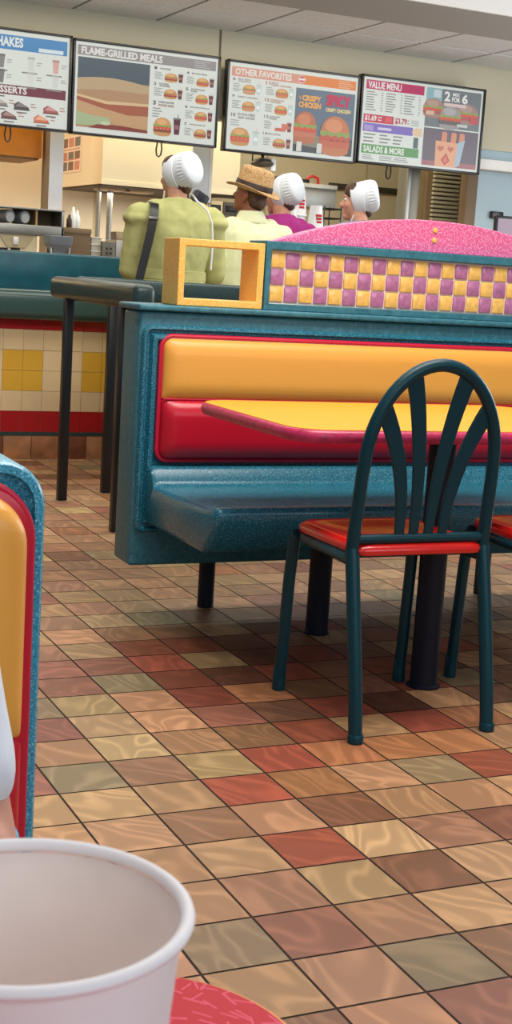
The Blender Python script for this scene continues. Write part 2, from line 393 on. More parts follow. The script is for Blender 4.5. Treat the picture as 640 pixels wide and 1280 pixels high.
# ---------------------------------------------------------------- yellow dining table
tb = thing('dining_table', 'yellow topped dining table with crimson edge in front of the long bench', 'table', (.83, 1.34, 0))
TX0, TX1, TY0, TY1 = .335, 1.37, .925, 1.60
def top_ring(x0, x1, y0, y1, r, z, n=8): return [Vector((x, y, z)) for x, y in rrect(x0, x1, y0, y1, r, n)]
b = MB().m(PINKE)
rr = .1
b.loft([top_ring(TX0+i, TX1-i, TY0+i, TY1-i, rr-i, z) for i, z in ((.012, .668), (.004, .67), (0, .676), (-.002, .684), (0, .692), (.004, .698), (.010, .700))]); b.build('table_edge', tb)
b = MB().m(YTOP); b.loft([top_ring(TX0+.009, TX1-.009, TY0+.009, TY1-.009, rr-.009, z) for z in (.6985, .7012)]); b.build('table_top', tb)
for y in (1.095,):
    b = MB().m(POLE); b.box((.81, 1.08, .652), (.865, 1.45, .669), .004); b.build('support_arm', tb)
    b = MB().m(POLE); b.lathe((.838, y, 0), [(.045, 0), (.045, .006), (.036, .010), (.036, .664), (.06, .666), (.06, .669)], 28); b.build('post', tb)

# ---------------------------------------------------------------- chairs
def make_chair():
    t = thing('cafe_chair', '', 'chair', (0, 0, 0))
    hw = .180
    def bow(u):   # u 0..1 around hoop: left foot -> top -> right foot
        pass
    # rear legs + hoop in one bent tube (local: x across, y forward, z up)
    pts = []
    def yrear(z): return (.0+.085*(z/.44)**1.2) if z <= .44 else .085-.045*((z-.44)/.445)
    side = [(hw+.000*(1-z/.44), z) for z in (0, .1, .2, .3, .38, .44, .5, .56, .62)]
    side = [(hw-.004*((z-.2)/.4)**2 if z > .2 else hw, z) for _, z in side]
    hc = .64; hh = .885-.013-hc; w0 = hw-.006
    arc = [(w0*math.cos(a), hc+hh*math.sin(a)) for a in [PI*k/28 for k in range(29)]]
    path = [(x, z) for x, z in side]+arc+[(-x, z) for x, z in side[::-1]]
    hoop = MB().m(FRAMEM)
    P = [Vector((x, yrear(z), z)) for x, z in path]
    hoop.tube(P[len(side)-4:len(P)-len(side)+4], .0155, 14); hoop.build('back_hoop', t)
    for s in (1, -1):
        l = MB().m(FRAMEM); q = [Vector((s*x, yrear(z), z)) for x, z in side[:6]]
        l.tube(q, [.0165]+[.0168]*5, 14); lo = l.build('leg', t)
        f = MB().m(FRAMEM); f.lathe((s*side[0][0], yrear(0), 0), [(.016, 0), (.0188, .002), (.0188, .018), (.017, .021)], 16); f.build('foot_cap', lo)
        l = MB().m(FRAMEM); l.tube([(s*.178, .42, 0), (s*.178, .414, .1), (s*.177, .402, .3), (s*.174, .394, .40), (s*.172, .38, .418)], .0155, 14); lo = l.build('leg', t)
        f = MB().m(FRAMEM); f.lathe((s*.178, .42, 0), [(.015, 0), (.0172, .002), (.0172, .06), (.0155, .063)], 16); f.build('foot_cap', lo)
    b = MB().m(FRAMEM); b.tube([(-hw, yrear(.462), .462), (hw, yrear(.462), .462)], .012, 12); b.build('back_rail', t)
    b = MB().m(FRAMEM)
    fr = [(-hw, .085, .412), (-.176, .2, .412), (-.172, .34, .412), (-.158, .385, .412), (-.12, .40, .412), (.12, .40, .412), (.158, .385, .412), (.172, .34, .412), (.176, .2, .412), (hw, .085, .412)]
    b.tube(fr, .012, 12); b.build('seat_frame', t)
    # seat pad
    b = MB().m(SEATRED)
    def srow(i, z): return [Vector((x, y, z)) for x, y in rrect(-.176+i, .176-i, .062+i, .41-i, (.035, .035, .05, .05), 6)]
    b.loft([srow(.012, .424), (srow(.002, .426)), srow(0, .434), srow(.003, .444), srow(.012, .4505), srow(.03, .449), srow(.06, .443), srow(.1, .438), srow(.14, .436)]); b.build('seat', t)
    # fan slats
    for c in ((-.058, -.06, -.08, -.142, .772), (-.02, -.022, -.031, -.072, .846), (.02, .022, .031, .072, .846), (.058, .06, .08, .142, .772)):
        b = MB().m(FRAMEM); zt = c[4]; rings = []
        for k in range(13):
            f = k/12; z = .455+(zt-.455)*f
            # quadratic-ish bend, stronger near the top
            x = c[0]+(c[3]-c[0])*(.12*f+.88*f**2.5)
            dx = (c[3]-c[0])*(.12+.88*2.5*f**1.5)/(zt-.455)
            w = (.0115+.0105*f); th = .004; y = yrear(z)
            nx, nz = 1/math.hypot(1, dx), -dx/math.hypot(1, dx)
            rings.append([Vector((x-nx*w, y-th, z-nz*w)), Vector((x+nx*w, y-th, z+nz*w)), Vector((x+nx*w, y+th, z+nz*w)), Vector((x-nx*w, y+th, z-nz*w))])
        b.loft(rings); b.build('back_slat', t, bevel=.002)
    return t
ch = make_chair()
ch.location = (.618, .733, 0); ch['label'] = 'dark teal fan-back chair with red seat in the foreground, whole in view'; ch['group'] = 'red seat cafe chairs at the table'
dup(ch, (1.138, .735, 0), 'red seat chair at right edge of photo, mostly cut off, beside the whole fan-back chair', 'red seat cafe chairs at the table')

# ---------------------------------------------------------------- queue rail
rail = thing('queue_rail', 'dark green queue rail on black posts between bench and counter', 'railing', (.8, 4.0, 0))
b = MB().m(GREEND); b.box((.672, 3.06, .888), (.762, 4.215, .985), .03, 5); o = b.build('rail_beam', rail)
b = MB().m(GREEND); b.box((.79, 4.13, .890), (3.2, 4.215, .990), .02, 4); b.build('rail_beam', rail)
for x, y in ((.700, 3.99), (.964, 4.17), (.702, 3.25), (2.0, 4.17), (3.1, 4.17)):
    b = MB().m(POST); b.box((x-.02, y-.02, 0), (x+.02, y+.02, .892), .003); b.build('post', rail)

# ---------------------------------------------------------------- serving counter
cn = thing('serving_counter', 'long serving counter faced with red, cream and yellow tiles below a teal top', 'counter', (2.0, 5.6, 0))
CY, CXA, CXB = 5.25, -.8, 3.9
b = MB().m(GROUTW); b.box((CXA, CY+.006, .10), (CXB, CY+.05, .78))
t4 = .1085; rows = [(.146, .258, 'r')]+[(.258+k*.1075, .258+(k+1)*.1075, 'c') for k in range(4)]+[(.688, .780, 'r')]
nx = int((CXB-CXA)/t4)
xs = at(53, 470, CY).x     # a yellow pair ends at this joint
k0 = math.floor((CXA-xs)/t4)
for ri, (z0, z1, kind) in enumerate(rows):
    for k in range(k0+1, k0+1+nx):
        x = xs+k*t4
        if kind == 'r': b.m(RTILE)
        else: b.m(YTILE if (ri in (2, 3) and k % 4 in (2, 3)) else CTILE)
        b.box((x+.001, CY, z0+.001), (x+t4-.001, CY+.01, z1-.001))
b.build('tiled_front', cn)
b = MB().m(GREEND); b.box((CXA, CY-.006, .128), (CXB, CY+.03, .147)); b.build('trim_strip', cn)
b = MB()
x = xs-.05
for k in range(-13, 20):
    b.m(mat('brown_base_tile%d' % (k % 3), ((150, 98, 62), (118, 66, 42), (168, 116, 76))[k % 3], .45, var=.15, vscale=11))
    b.box((x+k*T+.0015, CY-.004, .0), (x+(k+1)*T-.0015, CY+.04, .127), .002)
b.build('base_tiles', cn)
b = MB().m(TRAYG); b.box((CXA, CY-.10, .742), (CXB, CY+.17, .897), .045, 6); b.build('tray_ledge', cn)
b = MB().m(COUNTERT); b.box((CXA, 5.41, .88), (CXB, 6.05, 1.092), .012, 3); b.build('counter_top', cn)
# ---------------------------------------------------------------- room shell
YS = 7.6                                   # soffit plane
ZC = 2.74
b = MB().m(SOFF); b.box((-2.2, YS, 2.12), (6.6, YS+.12, ZC)); struct('wall_soffit', b)
b = MB().m(mat('dark_joint', (120, 112, 92), .8))
xj = at(276, 45, YS).x; b.box((xj-.006, YS-.006, 2.12), (xj+.006, YS, ZC)); struct('trim_1', b)
# ceiling panels with grid
b = MB().m(CEILG); b.box((-2.2, 6.0, ZC), (6.6, YS, ZC+.04))
xg = [at(477, 66, YS).x]
sp = .602
x = xg[0]-9*sp
b.m(CEILT)
yb = [6.02, 6.42, 7.03, YS-.004]
for k in range(15):
    for y0, y1 in zip(yb[:-1], yb[1:]):
        b.box((x+k*sp+.012, y0+.012, ZC-.006), (x+(k+1)*sp-.012, y1-.012, ZC+.01))
struct('ceiling', b)
pb = at(520, 3.5, 5.6)
b = MB().m(mat('grey_bulkhead', (172, 172, 168), .8)); b.box((-2.2, 5.72, ZC-.014), (6.6, 6.44, ZC+.5)); struct('ceiling_bulkhead', b)
b = MB().m(WHITE); b.box((-2.2, 5.70, ZC-.016), (6.6, 5.72, ZC+.5)); struct('trim_2', b)
b = MB().m(WHITE); b.box((-3.9, -3.2, ZC+.48), (7.0, 5.72, ZC+.53)); struct('ceiling_dining', b)
b = MB().m(WHITE); b.box((-2.2, YS+.12, ZC), (6.6, 11.0, ZC+.05)); struct('ceiling_kitchen', b)
YK = 9.6
b = MB().m(CREAM); b.box((-2.2, YK, -.05), (6.6, YK+.1, ZC)); struct('wall_back', b)
b = MB().m(LBLUE); b.box((at(592, 250, YS+.06).x, YS+.02, 0), (6.6, YS+.12, 2.13)); struct('wall_right_back', b)
b = MB().m(CREAM); b.box((-2.3, 5.7, -.05), (-2.2, 11, ZC+.5)); struct('wall_left', b)
b = MB().m(LBLUE); b.box((6.6, -2.4, -.05), (6.7, 11, ZC+.5)); struct('wall_right', b)
# wall panel seams on the back wall
b = MB().m(mat('cream_seam', (196, 186, 150), .7))
for px in (118, 121, 330, 455):
    x = at(px, 260, YK).x; b.box((x-.008, YK-.006, .3), (x+.008, YK, 2.6))
struct('trim_3', b)
# doorway in the back right
YD = YS+.06
x0, x1 = at(505, 240, YD).x, at(522, 240, YD).x
b = MB().m(STEEL); b.box((x0, YD-.04, 0), (x0+.035, YD+.1, 2.13), .004)
b.m(mat('door_jamb_steel', (122, 118, 104), .4, metal=.4)); b.box((x0+.035, YD-.02, 0), (x1, YD+.08, 2.13), .004)
b.m(mat('brown_door_jamb', (120, 98, 72), .6)); xr = at(592, 250, YD).x; b.box((at(579, 250, YD).x, YD-.04, 0), (xr, YD+.06, 2.13), .004)
struct('door_1', b)
YV = 8.6
b = MB().m(mat('tan_side_panel', (186, 170, 132), .7)); b.box((at(524, 240, YV).x-.1, YV+.12, 0), (at(585, 240, YV).x+.5, YV+.2, 2.1)); struct('wall_passage', b)
lv = thing('louvre_panel', 'tall slatted vent panel behind the doorway under the rightmost menu board', 'vent', at(557, 250, YV).to_2d().to_3d())
xa, xb_ = at(541, 250, YV).x, at(573, 250, YV).x
b = MB().m(mat('brown_louvre_frame', (136, 116, 88), .6)); b.box((xa-.05, YV+.03, 0), (xb_+.06, YV+.08, 2.0), .004); b.build('frame', lv)
for z0, z1 in ((.5, 1.405), (1.45, 2.0)):
    b = MB().m(mat('pale_louvre', (206, 200, 178), .5)); z = z0
    while z < z1:
        b.box((xa, YV-.005, z), (xb_, YV+.03, z+.022), .002); z += .036
    b.build('slats', lv)

# ---------------------------------------------------------------- menu boards
YB = 7.42
class Bd:
    def __init__(s, x0, x1, z0, z1): s.x0, s.x1, s.z0, s.z1 = x0, x1, z0, z1; s.mb = MB(); s.k = 0
    def P(s, u, v, d): return Vector((s.x0+(s.x1-s.x0)*u, YB-.004-d, s.z0+(s.z1-s.z0)*v))
    def poly(s, pts, col, lay):
        s.mb.m(screen('screen_%d_%d_%d' % col, col)); s.mb.poly([s.P(u, v, lay*.0007) for u, v in pts])
    def rect(s, u0, v0, u1, v1, col, lay=1): s.poly([(u0, v0), (u1, v0), (u1, v1), (u0, v1)], col, lay)
    def text(s, t, u0, v0, u1, v1, col, lay=3, bold=.025):
        V, F = text_polys(t, bold); s.mb.m(screen('screen_%d_%d_%d' % col, col))
        vs = [s.mb.bm.verts.new(s.P(u0+(u1-u0)*a, v0+(v1-v0)*c, lay*.0007)) for a, c in V]
        for f in F:
            try: s.mb.bm.faces.new([vs[i] for i in f]).material_index = s.mb.cur
            except ValueError: pass
    def lines(s, u0, v0, u1, v1, n, col=(130, 132, 130), frac=.4, rnd=None):
        rnd = rnd or random.Random(int(u0*999+v0*77))
        h = (v1-v0)/n
        for i in range(n):
            w = (u1-u0)*rnd.uniform(.6, 1); s.rect(u0, v1-(i+frac+.2)*h, u0+w, v1-(i+.2)*h, col, 2)
    def ell(s, u, v, ru, rv, col, lay, a0=0, a1=360, n=16):
        s.poly([(u+ru*math.cos(math.radians(a0+(a1-a0)*k/n)), v+rv*math.sin(math.radians(a0+(a1-a0)*k/n))) for k in range(n+(0 if a1-a0 == 360 else 1))], col, lay)
    def burger(s, u, v, w, h, meat=(150, 84, 60), lay=4, bun=(214, 160, 100)):
        s.ell(u, v+.0*h, w*.48, h*.14, bun, lay, 180, 360); s.rect(u-w*.48, v, u+w*.48, v+h*.10, bun, lay)
        s.poly([(u-w*.5, v+h*.08), (u+w*.5, v+h*.08), (u+w*.52, v+h*.26), (u-w*.52, v+h*.26)], meat, lay+1)
        zz = [(u-w*.52+w*1.04*k/10, v+h*(.22 if k % 2 else .30)) for k in range(11)]
        s.poly(zz+[(u+w*.5, v+h*.42), (u-w*.5, v+h*.42)], (226, 90, 60) if lay < 6 else (204, 92, 72), lay+2)
        zz = [(u-w*.52+w*1.04*k/8, v+h*(.36 if k % 2 else .42)) for k in range(9)]
        s.poly(zz+[(u+w*.5, v+h*.52), (u-w*.5, v+h*.52)], (150, 172, 96), lay+3)
        s.ell(u, v+h*.5, w*.48, h*.42, bun, lay+4, 0, 180); s.ell(u-w*.05, v+h*.66, w*.3, h*.18, tuple(min(255, c+22) for c in bun), lay+5)
    def drink(s, u, v, w, h, col=(110, 56, 52), lid=(206, 204, 200)):
        s.poly([(u-w*.36, v), (u+w*.36, v), (u+w*.5, v+h*.85), (u-w*.5, v+h*.85)], col, 4); s.rect(u-w*.54, v+h*.85, u+w*.54, v+h*.95, lid, 5)
        s.rect(u-w*.3, v+h*.3, u+w*.3, v+h*.55, tuple(min(255, c+60) for c in col), 5); s.rect(u+w*.05, v+h*.95, u+w*.16, v+h*1.15, lid, 5)
    def item(s, num, name, u, v, w, h, drink=(110, 56, 52), meat=(150, 84, 60), ncol=(96, 94, 90), bw=.42, extra=None):
        s.text(num, u, v+h*.80, u+w*(.09 if len(num) == 1 else .15), v+h*.99, ncol, 3, .02)
        nn = name.split('|')
        for i, t in enumerate(nn):
            hh = .11; s.text(t, u+w*.18, v+h*(.87-i*.13 if len(nn) > 1 else .83), u+w*min(.86, .18+.052*len(t)), v+h*((.87 if len(nn) > 1 else .83)-i*.13+hh), ncol, 3, .02)
        s.lines(u+w*.02, v+h*.12, u+w*.32, v+h*.66, 5, (150, 154, 150))
        if extra == 'fries':
            for k in range(9): s.poly([(u+w*(.38+.04*k), v+h*.08), (u+w*(.43+.04*k), v+h*.04), (u+w*(.45+.04*k), v+h*.24), (u+w*(.41+.04*k), v+h*.28)], (224, 120, 96), 4)
            s.rect(u+w*.62, v+h*.2, u+w*.84, v+h*.55, (226, 128, 104), 5)
        else: s.burger(u+w*.56, v+h*.10, w*bw, h*.58, meat)
        s.drink(u+w*.88, v+h*.06, w*.16, h*.66, drink)
WSC = (232, 238, 230)
def board(px0, px1, pyb0, pyt0, label, fill, loops=()):
    a = at(*px0, YB-.02); c = at(*px1, YB-.02)
    x0, x1, z0, z1 = a.x, c.x, a.z, c.z
    t = thing('menu_board', label, 'menu screen', ((x0+x1)/2, YB, z0), 'menu boards above the counter')
    f = MB().m(BLACK); bz = .016
    f.box((x0, YB, z0), (x1, YB+.05, z1), .004)
    for q in (((x0, z0), (x1, z0+bz)), ((x0, z1-bz), (x1, z1)), ((x0, z0), (x0+bz, z1)), ((x1-bz, z0), (x1, z1))):
        f.box((q[0][0], YB-.02, q[0][1]), (q[1][0], YB+.002, q[1][1]), .003)
    f.build('bezel', t)
    d = Bd(x0+bz, x1-bz, z0+bz, z1-bz); d.rect(0, 0, 1, 1, WSC, 0); fill(d)
    bm_ = d.mb; o = bm_.build('screen', t)
    # bracket to the soffit
    k = MB().m(BLACK); k.box(((x0+x1)/2-.12, YB+.045, z1-.25), ((x0+x1)/2+.12, YS+.005, z1-.05)); k.build('wall_bracket', t)
    for px in loops:
        p = at(px[0], px[1], YB+.03); g = MB().m(BLACK)
        g.tube([(p.x-.012, YB+.03, z0+.02), (p.x-.022, YB+.03, z0-.05), (p.x-.016, YB+.03, z0-.085), (p.x, YB+.03, z0-.095), (p.x+.014, YB+.03, z0-.08), (p.x+.02, YB+.03, z0-.04), (p.x+.012, YB+.03, z0+.02)], .006, 8); g.build('cable_loop', t)
    return x1-x0
def fill1(d):
    d.rect(.03, .80, .985, .955, (58, 140, 200), 1); d.text('SHAKES', .505, .83, .70, .935, (240, 244, 240))
    d.lines(.80, .81, .97, .86, 1, (230, 240, 244), .8)
    for c, u in ((0, .565), (1, .755), (2, .915)):
        for r, v in ((0, .60), (1, .44)):
            cl = ((140, 136, 134), (222, 226, 216), (226, 178, 172))[c] if r == 0 else ((128, 126, 126), (228, 230, 220), (222, 226, 220))[c]
            d.poly([(u-.016, v), (u+.014, v), (u+.022, v+.14), (u-.024, v+.14)], cl, 2)
            if c != 2 or r == 0: d.rect(u-.024, v+.12, u+.022, v+.145, tuple(int(q*.85) for q in cl), 3)
            d.lines(u+.035, v+.05, u+.075, v+.10, 2, (170, 170, 164)); d.rect(u-.06, v-.035, u+.04, v-.02, (140, 140, 134), 2)
    for u in (.1, .25, .4):
        d.poly([(u-.016, .5), (u+.014, .5), (u+.022, .7), (u-.024, .7)], (222, 200, 190), 2)
    d.rect(.03, .32, .985, .425, (118, 52, 66), 1); d.text('DESSERTS', .49, .335, .732, .412, (236, 232, 226))
    d.lines(.40, .285, .62, .31, 1, (120, 120, 116), .6)
    for u, v, cl in ((.56, .19, (150, 140, 132)), (.70, .17, (84, 78, 76)), (.89, .16, (170, 96, 92)), (.62, .06, (120, 84, 78)), (.83, .05, (226, 128, 92))):
        d.poly([(u-.045, v), (u+.05, v), (u+.048, v+.03), (u-.02, v+.085), (u-.05, v+.05)], cl, 2)
        d.poly([(u-.04, v+.03), (u+.04, v+.03), (u-.015, v+.075)], tuple(min(255, c+60) for c in cl), 3); d.rect(u-.05, v-.006, u+.055, v+.006, tuple(int(c*.7) for c in cl), 3)
        d.lines(u+.06, v+.02, u+.10, v+.08, 2, (196, 150, 140)); d.rect(u-.03, v-.04, u+.035, v-.025, (130, 128, 124), 2)
def fill2(d):
    d.rect(.015, .855, .985, .965, (150, 146, 148), 1); d.text('FLAME-GRILLED MEALS', .04, .868, .60, .95, (238, 238, 230))
    d.lines(.83, .865, .965, .955, 4, (190, 188, 186))
    u0, u1, v0, v1 = .02, .515, .06, .835
    d.rect(u0, v0, u1, v1, (190, 150, 112), 1)
    d.rect(u0, .60, u1, v1, (74, 92, 104), 2)
    def band(vs, ve, col, lay):  # wavy band across the burger close-up
        P = [(u0+(u1-u0)*k/12, vs[k % len(vs)]) for k in range(13)]; Q = [(u0+(u1-u0)*k/12, ve[k % len(ve)]) for k in range(12, -1, -1)]
        d.poly(P+Q, col, lay)
    dome = [.585+.05*math.sin(PI*(k/12*.9+.1)) for k in range(13)]
    d.poly([(u0+(u1-u0)*k/12, dome[k]) for k in range(13)]+[(u1, .44), (u0, .40)], (196, 170, 132), 3)
    d.poly([(u0, .47), (u0+.2, .50), (u1, .50), (u1, .38), (u0+.25, .36), (u0, .41)], (186, 146, 108), 4)
    d.poly([(u0, .40), (u0+.2, .34), (u1, .36), (u1, .39), (u0+.2, .375), (u0, .425)], (226, 196, 150), 5)
    d.poly([(u0, .36), (u0+.15, .30), (u0+.35, .24), (u1, .25), (u1, .36), (u0+.2, .34), (u0, .40)], (172, 96, 70), 5)
    d.poly([(u0, .12), (u0+.22, .15), (u0+.3, .10), (u1, .10), (u1, .25), (u0+.35, .24), (u0+.15, .30), (u0, .36)], (206, 164, 120), 4)
    d.poly([(u0, .08), (u0+.12, .09), (u0+.24, .14), (u0+.22, .19), (u0+.1, .2), (u0, .24)], (176, 194, 150), 6)
    d.poly([(u0+.08, v0), (u1, v0), (u1, .09), (u0+.3, .115), (u0+.14, .105)], (140, 60, 54), 7)
    d.ell(u0+.2, .125, .035, .022, (206, 216, 180), 8)
    L = .545; R = .775
    d.item('1', 'WHOPPER', L, .665, .215, .165); d.item('2', 'DOUBLE|WHOPPER', L, .475, .215, .18)
    d.text('3', L, .395, L+.022, .445, (96, 94, 90)); d.text('DOUBLE QUARTER', L+.04, .42, L+.15, .445, (96, 94, 90)); d.text('POUND KING', L+.04, .385, L+.15, .412, (150, 90, 84))
    d.lines(L, .25, L+.07, .37, 4, (150, 154, 150)); d.burger(L+.075, .075, .125, .20); d.drink(L+.178, .08, .05, .20, (96, 44, 60), (120, 116, 112))
    d.item('4', 'BACON KING', R, .655, .21, .165, meat=(190, 92, 80)); d.item('5', 'SOURDOUGH|KING', R, .455, .21, .18, meat=(206, 84, 74)); d.item('6', 'BACON KING JR.', R, .26, .21, .175, meat=(206, 84, 84)); d.item('7', 'WHOPPER JR.', R, .06, .21, .175)
def fill3(d):
    d.rect(.02, .845, .55, .955, (226, 158, 138), 1); d.rect(.55, .845, .985, .955, (236, 134, 62), 1); d.text('OTHER FAVORITES', .045, .862, .475, .94, (240, 236, 226))
    d.lines(.845, .85, .975, .945, 4, (240, 190, 150))
    # round bun-and-band emblem
    d.ell(.555, .90, .028, .045, (244, 220, 212), 2); d.ell(.555, .913, .022, .026, (214, 90, 110), 3, 0, 180); d.rect(.533, .893, .577, .907, (246, 246, 240), 4); d.ell(.555, .889, .022, .024, (214, 90, 110), 3, 180, 360)
    u0, u1, v0, v1 = .515, .985, .05, .80
    d.rect(u0, v0, u1, v1, (104, 122, 140), 1); d.rect(u0, v0, u1, .25, (78, 80, 84), 2); d.poly([(u0, .22), (u0+.2, .26), (u1-.1, .16), (u1-.1, .09), (u0, .14)], (150, 138, 122), 3)
    d.text('CRISPY', .565, .655, .715, .725, (244, 176, 92), 4, .04); d.text('CHICKEN', .54, .575, .715, .645, (244, 176, 92), 4, .04); d.poly([(.535, .72), (.552, .66), (.56, .73), (.552, .69)], (244, 176, 92), 4)
    d.text('SPICY', .755, .625, .955, .765, (206, 42, 86), 4, .04); d.text('CRISPY CHICKEN', .755, .56, .955, .605, (246, 222, 150), 4, .03)
    d.burger(.60, .20, .175, .36, (206, 128, 96), 5, (196, 118, 84)); d.burger(.84, .10, .235, .45, (206, 110, 82), 6, (206, 130, 88))
    for u in (.54, .70): d.rect(u, .055, u+.04, .17, (226, 226, 220), 12); d.lines(u+.006, .07, u+.034, .155, 3, (150, 150, 148))
    L, R, w, h = .03, .28, .225, .185
    dr = (206, 226, 220); nc = (150, 140, 132)
    d.item('8', 'BIG FISH|SANDWICH', L, .645, w, h, dr, (206, 176, 140), nc); d.item('9', 'CRISPY CHICKEN', L, .45, w, h, dr, (206, 150, 110), nc)
    d.text('10', L, .38, L+.035, .425, nc); d.text('BACON & CHEESE', L+.05, .40, L+.18, .43, nc); d.text('CRISPY CHICKEN', L+.05, .362, L+.18, .39, nc)
    d.lines(L, .27, L+.08, .35, 3, (170, 174, 170)); d.burger(L+.075, .075, .14, .20, (214, 110, 84)); d.drink(L+.195, .07, .045, .17, dr)
    d.item('11', 'SPICY|CRISPY CHICKEN', R, .645, w, h, dr, (206, 130, 100), (184, 110, 96)); d.item('12', 'SOURDOUGH|CHICKEN', R, .45, w, h, dr, (220, 104, 84), (184, 110, 96)); d.item('13', 'CHICKEN|FRIES', R, .255, w, h, (130, 70, 66), ncol=nc, extra='fries'); d.item('14', 'BIG KING', R, .06, w, h, (130, 70, 66), ncol=nc)
def fill4(d):
    d.rect(.025, .86, .50, .97, (196, 38, 98), 1); d.text('VALUE MENU', .04, .872, .31, .955, (244, 236, 232))
    for k, u in enumerate((.03, .19, .34)): d.lines(u, .60, u+.09, .84, 8, (140, 146, 144)); d.lines(u+.12, .60, u+.14, .84, 8, (170, 172, 170))
    d.rect(.02, .47, .265, .565, (206, 50, 82), 1); d.text('$1.69', .03, .48, .125, .555, (246, 240, 236)); d.lines(.135, .485, .18, .55, 2, (246, 226, 226)); d.rect(.195, .485, .25, .55, (226, 96, 96), 2)
    d.text('$3.79', .275, .475, .375, .555, (190, 60, 90)); d.lines(.38, .48, .40, .55, 2, (170, 130, 140)); d.lines(.41, .475, .48, .55, 3, (150, 160, 160))
    d.rect(.02, .36, .43, .46, (132, 112, 196), 1); d.lines(.03, .365, .12, .455, 1, (180, 160, 220), .7); d.lines(.14, .38, .30, .43, 1, (220, 214, 240), .6); d.poly([(.42, .41), (.45, .46), (.505, .46), (.505, .36), (.45, .36)], (240, 206, 170), 2)
    for u in (.03, .16, .27): d.lines(u, .22, u+.1, .345, 3, (140, 146, 144))
    d.rect(.44, .215, .48, .345, (84, 112, 104), 2)
    d.rect(.02, .10, .49, .21, (96, 160, 92), 1); d.text('SALADS & MORE', .035, .115, .37, .195, (240, 244, 232))
    for u in (.03, .17, .29): d.lines(u, .02, u+.12, .085, 3, (140, 146, 144))
    u0, u1 = .52, .985
    d.rect(u0, .50, u1, .97, (120, 128, 134), 1); d.rect(u0, .80, u0+.13, .97, (150, 190, 196), 2); d.rect(u0+.06, .86, u0+.12, .95, (206, 220, 224), 3)
    d.burger(.585, .64, .17, .22, (176, 100, 90), 3, (172, 138, 124)); d.burger(.87, .60, .19, .24, (186, 96, 90), 3, (168, 140, 128)); d.burger(.73, .525, .18, .27, (110, 100, 100), 5, (166, 160, 158))
    d.rect(u0, .64, u0+.07, .69, (226, 190, 160), 12); d.rect(.90, .585, .97, .66, (206, 84, 92), 12); d.rect(.79, .53, .88, .565, (206, 214, 214), 12)
    d.text('2', .665, .825, .715, .945, (246, 246, 240), 14); d.text('FOR', .73, .825, .80, .885, (246, 246, 240), 14); d.text('MIX', .735, .895, .795, .935, (246, 246, 240), 14); d.text('6', .815, .815, .865, .935, (246, 246, 240), 14); d.rect(.665, .765, .855, .805, (232, 206, 200), 14)
    d.rect(u0, .03, u1, .485, (112, 100, 112), 1)
    d.rect(u0, .03, u1, .09, (176, 110, 112), 2)
    d.poly([(.63, .03), (.80, .03), (.81, .33), (.625, .34)], (240, 176, 136), 4)
    d.poly([(.80, .03), (.84, .06), (.875, .38), (.81, .33)], (176, 200, 214), 4)
    for u in (.69, .77, .84): d.poly([(u-.02, .28), (u+.025, .28), (u+.03, .44), (u+.01, .46), (u-.015, .45)], (228, 150, 116), 3)
    d.poly([(.715, .05), (.755, .11), (.72, .20), (.68, .11)], (196, 76, 70), 5); d.poly([(.715, .07), (.74, .11), (.72, .17), (.695, .11)], (232, 130, 104), 6)
    for u in (.67, .755): d.poly([(u, .21), (u+.028, .25), (u+.02, .285), (u, .27), (u-.02, .285), (u-.028, .25)], (206, 120, 96), 5)
w2 = at(277, 128, YB-.02).x-at(91, 108, YB-.02).x
p2 = (88.5, 166.5), (277.5, 71.5)
board((88.5, 166.5), (277, 71), 0, 0, 'menu board headed FLAME-GRILLED MEALS, second from left', fill2, [(199, 183)])
r1 = at(92.5, 44.5, YB-.02); l1 = at(84, 165.5, YB-.02)
_a, _c = at(84, 165.5, YB-.02), at(92.5, 45, YB-.02)
def board1():
    global at
    base = at; fx = {(0, 0): Vector((_c.x-.006-w2, YB, _a.z)), (1, 1): Vector((_c.x-.006, YB, _c.z))}
    old = at
    at = lambda px, py, Y: fx.get((px, py)) or old(px, py, Y)
    board((0, 0), (1, 1), 0, 0, 'menu board headed SHAKES and DESSERTS, leftmost, partly cut off', fill1, [(10, 166)])
    at = old
board1()
board((279.5, 188), (452, 95), 0, 0, 'menu board headed OTHER FAVORITES with two large chicken burgers', fill3)
board((446, 203), (608.5, 112), 0, 0, 'menu board headed VALUE MENU, rightmost', fill4, [(486, 210)])
# ---------------------------------------------------------------- kitchen behind the counter
pil = MB(); YP = 7.9
a, c = at(61, 240, YP), at(78, 240, YP)
dep = atx(52, 240, a.x).y
pil.m(mat('white_pillar_paint', (240, 244, 248), .5)); pil.box((a.x, YP, 0), (c.x, dep, ZC)); struct('wall_pillar', pil)
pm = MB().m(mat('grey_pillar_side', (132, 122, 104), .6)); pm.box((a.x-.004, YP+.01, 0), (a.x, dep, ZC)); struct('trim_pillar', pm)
# prep table the kitchen items stand on
YT = 7.0
pt = thing('prep_table', 'steel prep table behind the counter carrying the kitchen equipment', 'table', (2.0, 7.3, 0))
b = MB().m(STEEL); b.box((.2, YT-.3, .88), (3.4, 7.28, .92), .004); b.build('table_top', pt)
for x in (.3, 1.8, 3.3):
    for y in (YT-.25, 7.22): b = MB().m(STEEL); b.tube([(x, y, 0), (x, y, .88)], .02, 10); b.build('leg', pt)
